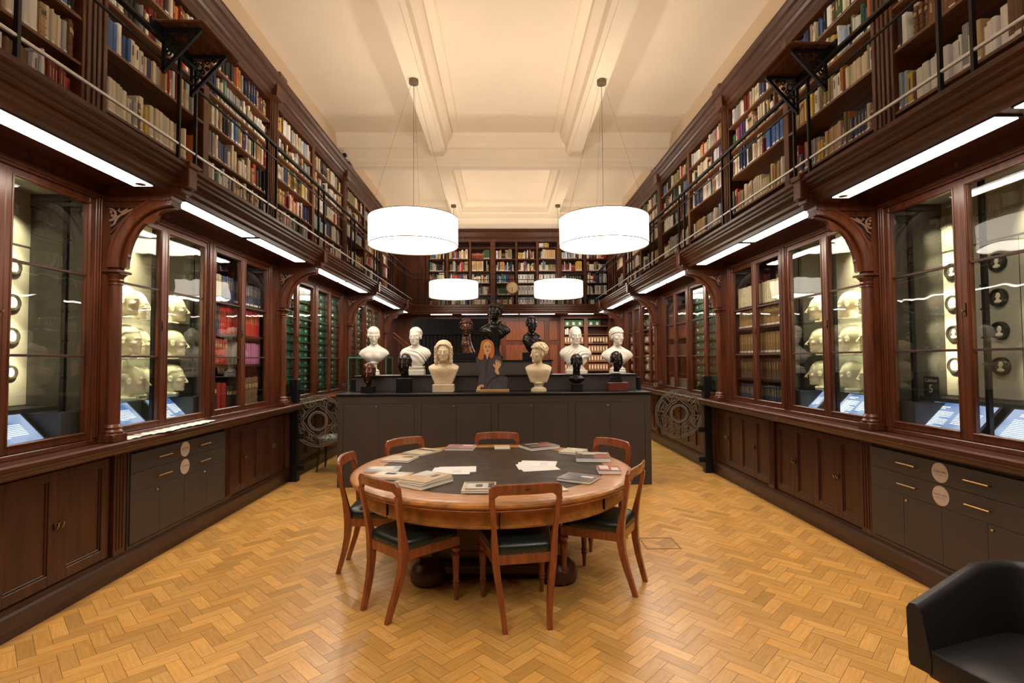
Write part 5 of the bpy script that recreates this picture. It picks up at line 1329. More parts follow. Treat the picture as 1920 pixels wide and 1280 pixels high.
# medallions
def medallion(s, y, z, lab, r=.062, u=3.39, plain=False):
    t = thing('medallion', lab, 'medallion', (s*u, y, z), group='round framed medallions in the %s case' % SIDE[s])
    m = MB(); pr = [(r*.74, 0), (r*.76, .018), (r*.84, .028), (r*.93, .026), (r, .018), (r, 0)]
    ringv = []
    n = 28
    for a, h in pr+[(r*.74, 0)]:
        for i in range(n):
            q = 2*PI*i/n; ringv.append((s*(u-h), y+a*math.cos(q), z+a*math.sin(q)))
    fs = [(k*n+i, k*n+(i+1) % n, (k+1)*n+(i+1) % n, (k+1)*n+i) for k in range(len(pr)) for i in range(n)]
    m.add(ringv, fs, True); part('ring_frame', m, 'frame_dark', t, fix=True)
    d = MB(); c = [(y+r*.76*math.cos(q), z+r*.76*math.sin(q)) for q in np.linspace(0, 2*PI, 28, endpoint=False)]
    d.prof(c, s*(u-.008), s*(u-.004), 'x'); part('background', d, 'medallion' if plain else 'case_dark', t, fix=True)
    f = MB(); X = s*(u-.012)
    f.ball((X, y, z+r*.20), (.008, r*.26, r*.34), 14, 10).ball((X, y+r*.04, z-r*.12), (.007, r*.16, r*.26), 12, 8).ball((X, y+r*.02, z-r*.42), (.008, r*.42, r*.22), 14, 8).ball((X, y+r*.24, z+r*.12), (.006, r*.08, r*.07), 8, 6)
    part('relief_portrait', f, 'medallion', t)
n4 = ['top', 'second', 'third', 'bottom']
for i, z in enumerate((2.255, 2.01, 1.78, 1.535)):
    medallion(-1, 3.56, z, '%s round medallion in the left case, near the left edge of the photo' % n4[i], r=.060 if i < 3 else .05, plain=True)
    medallion(1, 3.865, z, '%s round medallion in the column beside the door upright, right case' % n4[i], r=.062, plain=(i == 3 or i == 1))
    medallion(1, 3.505, z, '%s round medallion right of the pole, right case' % n4[i], r=.064)
    medallion(1, 3.15, z, '%s round medallion at the right edge of the photo' % n4[i], r=.062)
# lettering on the board and the number card
def wall_text(txt, size, s, u, y, z, m, parent, mirror=True):
    tm = text_mb(txt, size); q = MB()
    q.v = [(s*u, y-s*vx, z+vy) for vx, vy, _ in tm.v]; q.f = tm.f; q.m = tm.m; q.sm = tm.sm
    return part('lettering', q, m, parent)
wall_text('Portrait Medallions', .068, 1, 3.386, 3.735, 2.615, 'letter', CASES[(1, 1)])
t = thing('number_card', 'small dark card reading Cabinet 5 standing above the blue panel, right case', 'sign', (3.2, 3.87, 1.30))
part('card', MB(1).box(3.19, 3.197, 3.80, 3.935, 1.30, 1.455), 'case_grey', t)
wall_text('Cabinet', .036, 1, 3.188, 3.867, 1.425, 'letter', t); wall_text('5', .085, 1, 3.188, 3.867, 1.360, 'letter', t)
M['gilt'] = mat('worn_gilt', (.20, .14, .08), .5)
for s, e, n in ((-1, 3.72+.64, '24'), (-1, 3.72+1.98, '25'), (1, 3.98+.64, '8'), (1, 3.98-.76, '9')):
    wall_text(n, .055, s, 2.858, e, 2.822, 'gilt', [v for k, v in CASES.items() if k == (s, 1)][0] if (s, n) == (1, '9') else CASES[(s, 2, 0 if n in ('24', '8') else 1)][0])
for s in (-1, 1):
    e = P[s][2]
    # cabinet lamps: small spots washing the lining and the heads
    yb = 3.50 if s < 0 else 3.88
    for z in (2.62, 2.42, 2.16, 1.92, 1.68): spot('case_spot', (s*3.16, yb-.05, z), (s*3.40, yb+.03, z-.16), 20, CASE, 66, .9, .012)
    for y, z in ((3.15, 2.64), (3.12, 2.1), (3.15, 1.7), (2.6, 2.6), (2.6, 2.0)): spot('case_spot', (s*3.12, y, z), (s*3.40, y+.04, z-.16), 20, CASE, 66, .9, .012)
    for y, z, ty, tz in ((e+.25, 2.70, e+.30, 2.35), (e+.60, 2.70, e+.55, 2.3), (e+.30, 2.74, e+.40, 1.95), (e+.75, 2.74, e+.80, 2.0), (e+.15, 2.74, e+.35, 1.6), (e+.95, 2.74, e+1.05, 1.6)):
        spot('case_spot', (s*3.02, y, z), (s*3.24, ty, tz), 95, CASE, 62, .8, .015)
    for y, z in ((e+.22, 2.74), (e+.50, 2.74), (e+.30, 2.3), (e+.85, 2.74)): spot('case_spot', (s*3.14, y, z), (s*3.40, y+.03, z-.30), 40, CASE, 84, .9, .012)
# ------------------------------------------------------------------ round table
TX, TY, TR = -.13, 4.235, 1.112
def table():
    t = thing('round_table', 'large round mahogany table with inset dark leather top', 'table', (TX, TY, 0))
    top = MB().lathe([(.90, .7415), (.92, .7425), (1.06, .7425), (1.09, .738), (1.108, .728), (1.112, .715), (1.104, .702), (1.092, .698), (1.098, .690), (1.086, .680), (1.02, .676), (.90, .676)], (TX, TY, 0), 96)
    part('tabletop', top, 'table_wood', t)
    part('leather_inset', MB().lathe([(.897, .738), (.897, .743), (.89, .7435)], (TX, TY, 0), 96), 'table_leather', t)
    ap = MB().lathe([(1.03, .676), (1.03, .655), (1.022, .65), (1.022, .585), (1.035, .578), (1.03, .565), (1.0, .565)], (TX, TY, 0), 96)
    part('apron', ap, 'table_wood', t)
    for k in range(8):
        a = -PI/2+.055+k*PI/4
        m = MB().box(-.004, .004, -.002, .010, .566, .672); m.xf(Matrix.Translation((TX+1.032*math.cos(a), TY+1.032*math.sin(a), 0)) @ Matrix.Rotation(a+PI/2, 4, 'Z')); part('drawer_joint', m, 'black_paint', t)
    m = MB().box(TX-.40, TX+.42, TY-.38, TY+.40, .13, .62, .01); part('pedestal', m, 'table_dark', t)
    p = MB()
    for sx in (-1, 1):
        p.box(TX+sx*.41-.012, TX+sx*.41+.012, TY-.25, TY+.25, .2, .56, .01)
    for x0 in (-.30, .06): p.box(TX+x0, TX+x0+.25, TY-.388, TY-.37, .20, .56, .006)
    part('pedestal_panel', p, 'table_dark', t)
    part('base_platform', MB().box(TX-.48, TX+.50, TY-.46, TY+.46, .05, .14, .02), 'table_dark', t)
    for sx in (-1, 1):
        for sy in (-1, 1): part('bun_foot', MB().lathe([(.09, 0), (.13, .02), (.135, .07), (.12, .12), (.09, .145)], (TX+.01+sx*.47, TY+sy*.42, 0), 24), 'table_dark', t)
table()
# ------------------------------------------------------------------ dining chairs
def make_chair(label):
    t = thing('dining_chair', label, 'chair', (0, 0, 0), group='mahogany chairs around the round table')
    W = 'chair_wood'
    def rear(sx):
        # centre line (x, y, z) and half sizes; sabre leg, upright flaring to the crest
        pts = [(.135, -.285, 0), (.140, -.262, .08), (.152, -.232, .18), (.166, -.210, .28), (.178, -.200, .38), (.182, -.202, .45), (.188, -.222, .56), (.198, -.248, .68), (.207, -.266, .775)]
        hw = [(.015, .016), (.015, .018), (.017, .020), (.019, .022), (.021, .026), (.021, .026), (.016, .017), (.015, .013), (.018, .012)]
        r = []
        for (x, y, z), (a, b) in zip(pts, hw): r.append([(sx*x-a, y-b, z), (sx*x+a, y-b, z), (sx*x+a, y+b, z), (sx*x-a, y+b, z)])
        return MB().loft(r, smooth=False)
    for sx in (-1, 1): part('leg', rear(sx), W, t, 'sabre rear leg rising into the back upright', local=True)
    for sx in (-1, 1):
        pr = [(.010, 0), (.013, .01), (.014, .05), (.017, .085), (.024, .10), (.019, .112), (.026, .125), (.018, .14), (.021, .19), (.026, .28), (.028, .305), (.019, .318), (.032, .335), (.034, .35), (.022, .365), (.026, .375), (.026, .40)]
        part('leg', MB().lathe(pr, (sx*.205, .205, 0), 16), W, t, 'turned front leg', local=True)
    m = MB(); m.box(-.185, .185, -.215, -.19, .365, .425, .003)
    m.box(-.225, .225, .19, .222, .370, .425, .003)
    for sx in (-1, 1): m.prof([(sx*.165, -.20), (sx*.195, -.20), (sx*.232, .215), (sx*.205, .215)], .368, .425, 'z')
    part('seat_frame', m, W, t, local=True)
    # upholstered seat
    rings = []
    N = 40
    def outline(k, z):
        q = []
        for i in range(N):
            a = 2*PI*i/N; c, s_ = math.cos(a), math.sin(a); e = .28
            x = math.copysign(abs(c)**e, c); y = math.copysign(abs(s_)**e, s_)
            yy = .005+y*.222*k; wx = (.193+.045*(yy+.21)/.43)*k
            q.append((x*wx, yy, z))
        return q
    for k, z in ((.97, .420), (1.0, .428), (1.005, .462), (.975, .480), (.9, .491), (.6, .502), (.25, .506)): rings.append(outline(k, z))
    part('seat', MB().loft(rings), 'green_leather', t, local=True)
    n = MB(); o = outline(1.004, .4305); 
    # evenly spaced nail heads
    P_ = [Vector(p) for p in o]+[Vector(o[0])]; acc = 0; step = .0135; L = [0]
    for a, b in zip(P_[:-1], P_[1:]): L.append(L[-1]+(b-a).length)
    d = 0; j = 0
    while d < L[-1]:
        while L[j+1] < d: j += 1
        p = P_[j].lerp(P_[j+1], (d-L[j])/(L[j+1]-L[j]+1e-9)); n.ball(tuple(p), .0034, 6, 4); d += step
    o_ = part('nail_trim', n, 'brass', t, local=True); o_['kind'] = 'stuff'
    # crest rail: curved board, deeper at the shoulders
    nx = 24; r = []
    for i in range(nx+1):
        x = -.2235+.447*i/nx; u = abs(x)/.2235
        y = -.296+.036*u*u
        top = .868-.010*u**2-.026*max(0, (u-.88)/.12)**2
        bot = .796+.004*math.cos(u*PI/2)-.068*max(0, min(1, (u-.72)/.26))**1.7
        y2 = y-.014*(1)   # tilt: top leans back
        r.append([(x, y-.010+.012, bot), (x, y+.012+.012, bot), (x, y+.010, top-.006), (x, y+.002, top), (x, y-.009, top), (x, y-.014, top-.006)])
    part('crest_rail', MB().loft(r), W, t, local=True)
    c = MB()
    for dx, rr_ in ((0, .007), (-.014, .004), (.014, .004), (-.024, .002), (.024, .002)): c.ball((dx, -.3165, .835), (rr_, .0015, rr_*.8), 8, 6)
    part('stencil_mark', c, 'black_paint', t, local=True)
    return t
CH = [((-1.245-.0+.25, 4.09), (-1.28, 4.13), (.98, -.12), 'mahogany chair at the left of the round table, seen side on'),]
def place(back, front, lab, first=None):
    """back = midpoint of the rear feet, front = midpoint of the front feet on the floor"""
    b = Vector(back); f = Vector(front); d = (f-b).normalized(); rz = math.atan2(d.y, d.x)-PI/2
    loc = b+d*.285
    if first: first.location = (loc.x, loc.y, 0); first.rotation_euler = (0, 0, rz); first['label'] = lab; return first
    return dup(CHAIR, (loc.x, loc.y, 0), rz, lab)
CHAIR = make_chair('x')
place((.09, 3.11), (.02, 3.54), 'mahogany chair with its back to the camera, nearest at the round table', CHAIR)
place((-.855, 3.31), (-.54, 3.64), 'mahogany chair at the front left of the round table, turned to the right')
place((-1.30, 4.12), (-.82, 4.13), 'mahogany chair at the far left of the round table, seen almost side on')
place((.905, 3.65), (.51, 3.87), 'mahogany chair at the right of the round table, facing left')
place((-1.00, 4.98), (-.70, 4.72), 'mahogany chair behind the round table on the left, only its top rail showing')
place((-.11, 5.31), (-.11, 4.95), 'mahogany chair behind the middle of the round table, before the grey cabinet')
place((.97, 4.80), (.64, 4.58), 'mahogany chair behind the round table on the right, only its top rail showing')

# ------------------------------------------------------------------ printed matter on the table
ZT = .7438
def quad(c, n=4):
    return c
def slab(name, lab, cat, corners, z0, th, cover, pages='label', art=None, group=None):
    """book or magazine lying flat; corners = four floor-plan points in order"""
    cx = sum(p[0] for p in corners)/4; cy = sum(p[1] for p in corners)/4
    t = thing(name, lab, cat, (cx, cy, z0), group=group)
    def pr(k, a, b):
        pts = [(cx+(x-cx)*k, cy+(y-cy)*k) for x, y in corners]; return MB().prof(pts, a, b, 'z')
    part('pages', pr(.975, z0+.001, z0+th-.001), pages, t, fix=True)
    cv = pr(1, z0+th-.002, z0+th); cv.prof(corners, z0, z0+.0015, 'z'); 
    part('cover', cv, cover, t, fix=True)
    if art:
        a_, b_, c_, d_ = [np.array(p) for p in corners]
        def at(u, v): q = (1-u)*(1-v)*a_+u*(1-v)*b_+u*v*c_+(1-u)*v*d_; return (q[0], q[1])
        for i, (u0, v0, u1, v1, m) in enumerate(art):
            part('cover_print', MB().prof([at(u0, v0), at(u1, v0), at(u1, v1), at(u0, v1)], z0+th, z0+th+.0006+.0002*i, 'z'), m, t, fix=True)
    return t
def rect(cx, cy, w_, h_, rz):
    c, s_ = math.cos(rz), math.sin(rz)
    return [(cx+x*c-y*s_, cy+x*s_+y*c) for x, y in ((-w_/2, -h_/2), (w_/2, -h_/2), (w_/2, h_/2), (-w_/2, h_/2))]
M['c_cream'] = mat('cover_cream', (.55, .47, .33), .35, noise=.12, nscale=6); M['c_pink'] = mat('cover_mauve', (.30, .16, .14), .4, noise=.4, nscale=9)
M['c_dark'] = mat('cover_dark_photo', (.05, .025, .018), .3, noise=.8, nscale=8); M['c_white'] = mat('cover_white', (.62, .60, .54), .35, noise=.2, nscale=7)
M['c_brown'] = mat('cover_brown_photo', (.14, .085, .055), .3, noise=.9, nscale=9); M['c_grey'] = mat('cover_grey', (.34, .33, .31), .3, noise=.5, nscale=8)
M['c_red'] = mat('cover_red', (.30, .035, .02), .35, noise=.5, nscale=9); M['c_tan'] = mat('cover_tan', (.50, .34, .17), .4, noise=.2, nscale=9)
M['c_blue'] = mat('cover_blue', (.06, .08, .13), .35, noise=.4)
slab('magazine', 'pair of cream booklets at the back left edge of the round table', 'booklet', rect(-.80, 4.87, .23, .30, -.55), ZT, .014, 'c_cream', art=[(.05, .6, .95, .8, 'c_brown')])
slab('magazine', 'cream magazine on the left of the table near the wooden rim', 'magazine', rect(-.94, 4.53, .25, .24, -.25), ZT, .016, 'c_cream', art=[(.15, .2, .8, .5, 'c_tan'), (.5, .6, .9, .85, 'c_brown')])
slab('art_book', 'mauve covered book at the back of the table, left of centre', 'book', rect(-.46, 5.06, .27, .23, -.10), ZT, .022, 'c_pink', art=[(.55, .6, .9, .9, 'c_white')])
slab('booklet', 'small cream booklet at the middle of the back edge of the table', 'booklet', rect(-.06, 5.10, .15, .22, .03), ZT, .006, 'c_cream')
slab('art_book', 'thick dark book with a brown photograph at the back right of the table', 'book', rect(.30, 5.06, .32, .26, .45), ZT, .030, 'c_dark', art=[(.1, .1, .9, .7, 'c_brown'), (.15, .75, .6, .85, 'c_cream'), (.5, .2, .8, .5, 'c_red')])
slab('magazine', 'white booklets and a dark one stacked at the right rear of the table', 'booklet', rect(.60, 4.81, .20, .24, -.5), ZT, .018, 'c_cream', art=[(.3, .5, .9, .95, 'c_white')])
slab('notebook', 'slim black notebook just behind the thick picture book on the table', 'notebook', rect(.76, 4.72, .16, .10, .2), ZT, .010, 'black_leather')
slab('art_book', 'thick white edged picture book on the right of the table', 'book', rect(.72, 4.47, .29, .28, -.12), ZT, .036, 'c_brown', art=[(.05, .75, .95, .9, 'c_white'), (.1, .1, .5, .5, 'c_dark'), (.55, .1, .9, .6, 'c_red'), (.2, .55, .6, .68, 'c_cream')])
slab('booklet', 'small red and white book at the right edge of the table', 'book', rect(.755, 3.97, .17, .19, -.08), ZT, .028, 'c_red', art=[(.1, .3, .5, .95, 'c_white'), (.6, .1, .9, .6, 'c_white')])
slab('magazine', 'brown photograph covered magazine near the right front of the table', 'magazine', rect(.49, 3.72, .25, .22, -.55), ZT, .020, 'c_brown', art=[(.1, .5, .6, .9, 'c_blue'), (.4, .1, .9, .45, 'c_dark'), (.55, .5, .9, .7, 'c_white')])
slab('magazine', 'picture magazine at the front of the table beside the nearest chair', 'magazine', rect(-.21, 3.49, .22, .25, -.02), ZT, .016, 'c_cream', art=[(.15, .3, .75, .8, 'c_white'), (.1, .1, .9, .25, 'c_brown'), (.05, .85, .95, .95, 'c_brown'), (.4, .4, .6, .7, 'c_dark'), (.78, .35, .95, .8, 'ink')])
slab('booklet', 'small cream leaflet half hidden behind the nearest chair on the table', 'leaflet', rect(.30, 3.46, .12, .15, .3), ZT, .006, 'c_cream')
slab('art_book', 'thick cream book at the front left of the table, beneath another', 'book', rect(-.60, 3.66, .26, .32, -.65), ZT, .026, 'c_cream')
slab('art_book', 'cream book with a pale drawing lying on top of the thick cream book', 'book', rect(-.59, 3.67, .24, .30, -.55), ZT+.027, .018, 'c_tan', art=[(.0, .5, .45, 1, 'c_white'), (.5, .4, .9, .9, 'c_cream'), (.62, .5, .78, .78, 'c_brown')])
slab('magazine', 'grey and white magazine at the left of the table', 'magazine', rect(-.99, 4.11, .26, .20, .02), ZT, .010, 'c_grey', art=[(.1, .4, .8, .9, 'c_white')])
slab('magazine', 'black and white picture magazine at the left front of the table', 'magazine', rect(-.88, 3.88, .28, .20, -.25), ZT, .014, 'c_tan', art=[(.1, .3, .9, .95, 'c_white'), (.3, .5, .6, .8, 'ink')])
def sheets(lab0, spots, z):
    for i, (x, y, rz) in enumerate(spots):
        r = rect(x, y, .297, .21, rz); t = thing('paper_sheet', lab0[i], 'paper', (x, y, z+.001*i), group=None)
        part('sheet', MB().prof(r, z+.0012*i, z+.0012*i+.0009, 'z'), 'paper', t, fix=True)
        if i == len(spots)-1:
            c, s_ = math.cos(rz), math.sin(rz); m = MB()
            for k in range(7):
                xx = .07-.012*0; m.prof([(x+(.02+k*.009)*c-(-.05)*s_, y+(.02+k*.009)*s_+(-.05)*c), (x+(.022+k*.009)*c-(-.05)*s_, y+(.022+k*.009)*s_+(-.05)*c), (x+(.022+k*.009)*c-(.05-.01*(k % 3))*s_, y+(.022+k*.009)*s_+(.05-.01*(k % 3))*c), (x+(.02+k*.009)*c-(.05-.01*(k % 3))*s_, y+(.02+k*.009)*s_+(.05-.01*(k % 3))*c)], z+.0012*i+.0009, z+.0012*i+.0012, 'z')
            part('printed_lines', m, 'ink_light', t, fix=True)
sheets(['lowest white sheet sticking out of the left paper stack on the table', 'middle white sheet of the left paper stack on the table', 'top printed white sheet of the left paper stack on the table'], [(-.44, 4.09, .10), (-.41, 4.10, .04), (-.45, 4.02, -.01)], ZT)
sheets(['lowest white sheet of the right paper stack, pointing at the camera', 'second white sheet of the right paper stack on the table', 'third white sheet of the right paper stack on the table', 'top white sheet of the right paper stack on the table'], [(.23, 4.13, .22), (.21, 4.18, .10), (.22, 4.24, -.05), (.24, 4.29, -.18)], ZT)
# loose papers on the left ledge
for i, (y, u, rz, lab) in enumerate(((3.93, 2.82, .15, 'white paper nearest the column on the left ledge'), (4.13, 2.80, -.30, 'second loose white paper on the left ledge, tilted'), (4.33, 2.80, .35, 'third loose white paper on the left ledge'), (4.58, 2.80, -.10, 'fourth loose white paper on the left ledge'), (4.83, 2.81, .25, 'farthest loose white paper on the left ledge'))):
    m = MB(); n = 8; hw, hl = .074, .135
    c, s_ = math.cos(rz*.5), math.sin(rz*.5); v = []; f = []
    for a in range(n+1):
        for b in range(3):
            yy = (a/n-.5)*2*hl; xx = (b/2-.5)*2*hw; zz = .004+.006*abs(math.sin(a*1.1+i))+.001*i
            v.append((-u+xx*c-yy*s_, y+xx*s_+yy*c, 1.0405+zz))
    for a in range(n):
        for b in range(2): f.append((a*3+b, a*3+b+1, a*3+b+4, a*3+b+3))
    k = len(v); v += [(x, y_, z-.002) for x, y_, z in v]; f += [tuple(q+k for q in g[::-1]) for g in f]
    m.add(v, f); single('paper_sheet', m, 'paper', lab, 'paper', (-u, y, 1.041), group='loose papers on the left ledge')

# ------------------------------------------------------------------ black armchair at the right edge
def armchair():
    cx, cy = 2.068, 1.975; ang = math.atan2(-.30, -.95)-PI/2       # local +y is the facing direction
    t = thing('armchair', 'black leather tub armchair cut off by the right edge of the photo', 'armchair', (cx, cy, 0), ang)
    # shell: U-shaped wall, arms sloping up to the back
    N = 28; R_ = []
    def path(u):      # u from -1 (left arm front) to 1 (right arm front)
        L1, L2 = .42, .0
        a = abs(u); sg = 1 if u > 0 else -1
        if a > .45: k = (a-.45)/.55; x, y = .325, -.10+k*.43
        else:
            th = a/.45*PI/2; x, y = .325*math.sin(th)**.62, -.10-.25*math.cos(th)**.62
        return sg*x, y
    for i in range(N+1):
        u = -1+2*i/N; x, y = path(u); x2, y2 = path(u+.001); x1, y1 = path(u-.001)
        tx, ty = x2-x1, y2-y1; l = math.hypot(tx, ty) or 1; nx, ny = ty/l, -tx/l     # outward
        a = abs(u); top = .69 if a < .5 else .69-.115*((a-.5)/.5)**1.0
        o, th = .0, .050
        def P_(off, z, lean=0): return (x+nx*(off+lean), y+ny*(off+lean), z)
        bt = .315
        R_.append([P_(0, bt), P_(.008, bt+.02), P_(.012, top-.03), P_(0, top-.006), P_(-.02, top), P_(-th+.02, top-.004), P_(-th, top-.03), P_(-th-.03, bt+.06), P_(-th-.03, bt)])
    R_ = [r[::-1] for r in R_]
    part('tub_shell', MB().loft(R_, smooth=True), 'black_leather', t, local=True, fix=True)
    q = []
    for k, z in ((.98, .30), (1, .315), (1, .385), (.985, .402), (.94, .410), (.5, .416)):
        q.append([(x*k, .02+(y-.02)*k, z) for x, y in ((-.262, .325), (-.10, .34), (.10, .34), (.262, .325), (.262, .0), (.25, -.15), (.18, -.245), (0, -.27), (-.18, -.245), (-.25, -.15), (-.262, 0))])
    part('seat', MB().loft(q, smooth=True), 'black_leather', t, local=True, fix=True)
    for u in (-.52, .52, -.18, .18):
        x, y = path(u); x2, y2 = path(u+.001); l = math.hypot(x2-x, y2-y); nx, ny = (y2-y)/l, -(x2-x)/l
        sm = MB().tube([(x-nx*.077, y-ny*.077, .69 if abs(u) < .5 else .68), (x-nx*.09, y-ny*.09, .55), (x-nx*.106, y-ny*.106, .42)], .0022, 6)
        part('seam', sm, 'black_leather', t, local=True)
    part('pedestal', MB().lathe([(.26, 0), (.26, .012), (.05, .03), (.035, .05), (.035, .30), (.14, .31)], (0, 0, 0), 32), 'steel', t, local=True)
armchair()

# ------------------------------------------------------------------ glass gates with etched rosettes
def gate(s, y, x_post, xa, xb, cx, cz, r, lab):
    t = thing('glass_gate', lab, 'gate', (x_post, y, 0))
    part('post', MB().box(x_post-.055, x_post+.055, y-.05, y+.05, 0, 1.358, .004), 'black_iron', t)
    for z in (.18, .60, 1.19): part('hinge', MB().box(x_post+(-s)*.055, x_post+(-s)*.13, y-.022, y+.022, z-.035, z+.035, .003), 'black_iron', t)
    part('glass_panel', MB().box(xa, xb, y-.006, y+.006, .12, 1.30), 'gate_glass', t)
    e = MB(); rb = lambda pts, w_, closed=False: e.tube([(cx+a, y-.009, cz+b) for a, b in pts], 0, flat=(w_, .0012), closed=closed)
    circ = lambda rr_, n=48: [(rr_*math.cos(a), rr_*math.sin(a)) for a in np.linspace(0, 2*PI, n, endpoint=False)]
    rb(circ(r), .006, True); rb(circ(r*.94), .004, True); rb(circ(r*.36), .010, True); rb(circ(r*.30), .004, True)
    quatre = lambda k: [((k+.10*r*max(0, math.cos(4*a))**2)*math.cos(a), (k+.10*r*max(0, math.cos(4*a))**2)*math.sin(a)) for a in np.linspace(0, 2*PI, 72, endpoint=False)]
    rb(quatre(r*.48), .006, True); rb(quatre(r*.56), .004, True)
    rr = random.Random(5)
    for k in range(8):
        a0 = k*PI/4+.10; a1 = (k+1)*PI/4-.10; ri, ro = r*.62, r*.90
        pa = lambda rad, a: (rad*math.cos(a), rad*math.sin(a))
        out = [pa(ri, a0+.05)]+[pa(ro, a0+(a1-a0)*j/6) for j in range(7)]+[pa(ri, a1-.05)]+[pa(ri*.98, (a0+a1)/2)]
        rb(out, .0065, True)
        am = (a0+a1)/2; c1, c2, c3 = pa(r*.76, am-.08), pa(r*.80, am+.12), pa(r*.70, am+.05)
        for p, q in ((c1, c2), (c2, c3), (c3, c1), (c1, pa(ri, a0+.12)), (c1, pa(ro, a0+.12)), (c2, pa(ro, am+.02)), (c2, pa(r*.80, a1-.02)), (c3, pa(ri, am)), (c1, pa(r*.75, a0+.02)), (c3, pa(ri, a1-.10))): rb([p, q], .0055)
    part('etched_rosette', e, 'etch', t, 'grey etched rose window pattern')
gate(-1, 7.02, -2.845, -2.78, -2.17, -2.53, .80, .345, 'glass gate with etched round tracery and black post, left of the grey cabinet')
gate(1, 7.31, 2.84, 1.87, 2.77, 2.44, .83, .335, 'glass gate with etched round tracery and black post, right of the grey cabinet')

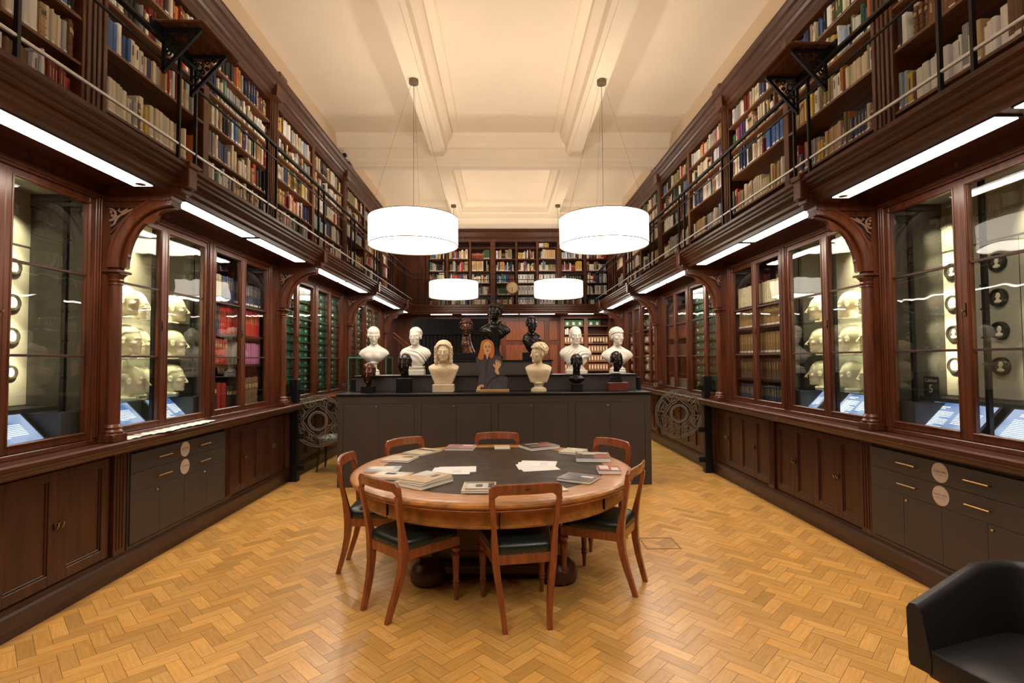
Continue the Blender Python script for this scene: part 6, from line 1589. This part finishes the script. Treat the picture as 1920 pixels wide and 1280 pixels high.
# chair, glass case and stand behind the left gate
def behind_gate():
    x, y = -2.55, 7.75
    t = thing('side_chair', 'old wooden chair with patterned seat seen through the left glass gate', 'chair', (x, y, 0))
    part('seat', MB().loft([[(x+.23*k*math.cos(a), y+.22*k*math.sin(a), z) for a in np.linspace(0, 2*PI, 28, endpoint=False)] for k, z in ((1, .43), (1.03, .45), (1, .48), (.8, .505), (.3, .515))]), 'patterned', t)
    part('seat_rail', MB().lathe([(.235, .38), (.24, .40), (.235, .43)], (x, y, 0), 28), 'chair_wood', t)
    for sx in (-1, 1):
        for sy in (-1, 1):
            part('leg', MB().tube([(x+sx*.17, y+sy*.15, .40), (x+sx*.175, y+sy*.16, .2), (x+sx*.19, y+sy*.18, 0)], [.026, .018, .013], 10), 'table_dark', t)
    b = MB()
    for sx in (-1, 1): b.tube([(x+sx*.20, y+.19, .42), (x+sx*.21, y+.23, .75), (x+sx*.20, y+.26, 1.05)], .016, 8)
    b.tube([(x-.20, y+.26, 1.05), (x, y+.28, 1.08), (x+.20, y+.26, 1.05)], .022, 8); b.tube([(x-.2, y+.22, .62), (x+.2, y+.22, .62)], .015, 8)
    part('back_frame', b, 'chair_wood', t)
    x, y = -2.25, 8.35
    t = thing('floor_stand', 'dark rod on a teal domed foot behind the left gate', 'stand', (x, y, 0))
    part('foot', MB().lathe([(.10, 0), (.10, .02), (.085, .06), (.04, .085), (.015, .09)], (x, y, 0), 20), 'teal', t); part('rod', MB().tube([(x, y, .08), (x, y, .62)], .012, 8), 'black_iron', t)
    part('plate', MB().box(x-.02, x+.14, y-.06, y+.06, .40, .44, .004), 'teal', t)
    x0, x1, y0, y1, z0, z1 = -2.60, -1.98, 8.6, 9.1, .78, 1.655
    t = thing('glass_case', 'glass display case with green edges behind the left end of the grey cabinet', 'glass case', ((x0+x1)/2, 8.85, 0))
    part('table_base', MB().box(x0+.05, x1-.05, y0+.05, y1-.05, 0, .76).box(x0, x1, y0, y1, .74, .78), 'black_top', t)
    for ax, bx_ in (((x0, y0), (x1, y0)), ((x0, y1), (x1, y1)), ((x0, y0), (x0, y1)), ((x1, y0), (x1, y1))):
        part('glass_pane', MB().box(min(ax[0], bx_[0])-.003, max(ax[0], bx_[0])+.003, min(ax[1], bx_[1])-.003, max(ax[1], bx_[1])+.003, z0, z1), 'gate_glass', t)
        part('green_edge', MB().box(min(ax[0], bx_[0])-.004, max(ax[0], bx_[0])+.004, min(ax[1], bx_[1])-.006, max(ax[1], bx_[1])+.006, z1-.008, z1+.008), 'green_edge', t)
    for xx in (x0, x1):
        for yy in (y0, y1): part('green_edge', MB().box(xx-.005, xx+.005, yy-.005, yy+.005, z0, z1), 'green_edge', t)
    # black curtain board and stair rail under the end gallery
    t = thing('black_curtain', 'black curtained screen standing behind the left busts', 'curtain', (-1.33, 11.4, 0))
    part('top_board', MB().box(-2.02, -.36, 11.38, 11.44, 2.16, 2.52, .01), 'black_paint', t)
    c = MB(); n = 90
    c.prof([(-2.0+1.62*i/n, 11.42+.022*math.sin(i*1.35)) for i in range(n+1)]+[(-.38, 11.47), (-2.0, 11.47)], 0, 2.18, 'z'); part('curtain', c, 'cloth_dark', t)
    t = thing('handrail', 'sloping wooden handrail at the far left below the gallery', 'handrail', (-2.4, 12.4, 0))
    part('rail', MB().tube([(-2.62, 12.2, 2.26), (-1.8, 12.6, 1.55)], 0, flat=(.012, .014)).tube([(-2.62, 12.2, 2.16), (-1.8, 12.6, 1.45)], 0, flat=(.006, .008)), 'mahogany_lit', t)
    part('newel', MB().box(-1.82, -1.76, 12.58, 12.64, 0, 1.6), 'mahogany', t)
behind_gate()

# ------------------------------------------------------------------ folding reading shelves on the gallery rail, small camera
def fold_shelf(s, y0, y1, lab):
    t = thing('folding_shelf', lab, 'shelf', (s*2.2, (y0+y1)/2, 3.9))
    part('board', MB(s).box(2.055, 2.372, y0, y1, 3.895, 3.915, .008), 'polished', t)
    for y in (y0+.07, y1-.10):
        m = MB(s); m.box(2.35, 2.372, y-.010, y+.010, 3.58, 3.895).box(2.11, 2.37, y-.011, y+.011, 3.872, 3.895)
        m.tube([(2.115, y, 3.880), (2.36, y, 3.600)], 0, flat=(.010, .012))
        for (a, b, r) in ((2.31, 3.80, .035), (2.25, 3.84, .020), (2.33, 3.72, .022), (2.285, 3.765, .020), (2.20, 3.852, .016), (2.335, 3.665, .014), (2.345, 3.84, .018), (2.25, 3.79, .014)):
            m.tube([(a+r*math.cos(q)*(1-q/14), y, b+r*math.sin(q)*(1-q/14)) for q in np.linspace(0, 8, 20)], .006, 6)
        part('iron_bracket', m, 'black_iron', t)
    part('rail_clip', MB(s).box(2.365, 2.38, y0-.05, y1+.05, 3.84, 3.90), 'black_iron', t)
fold_shelf(-1, 3.45, 3.94, 'wooden folding reading shelf on scrolled iron brackets, left gallery rail')
fold_shelf(1, 3.66, 4.20, 'wooden folding reading shelf on scrolled iron brackets, right gallery rail')
t = thing('security_camera', 'small black camera on the left bookcase cornice below the cross beam', 'camera', (-2.85, 9.1, 5.2))
part('body', MB().box(-2.86, -2.80, 9.06, 9.14, 5.22, 5.27, .006), 'black_iron', t); part('mount', MB().tube([(-2.84, 9.1, 5.13), (-2.84, 9.1, 5.23)], .008, 8), 'black_iron', t)
t = thing('ceiling_sensor', 'tiny dark sensor on the right ceiling near the top of the photo', 'sensor', (1.72, 5.3, 5.62)); part('sensor_body', MB().lathe([(.02, 5.62), (.025, 5.65), (.03, 5.66)], (1.72, 5.3, 0), 12), 'canopy', t)
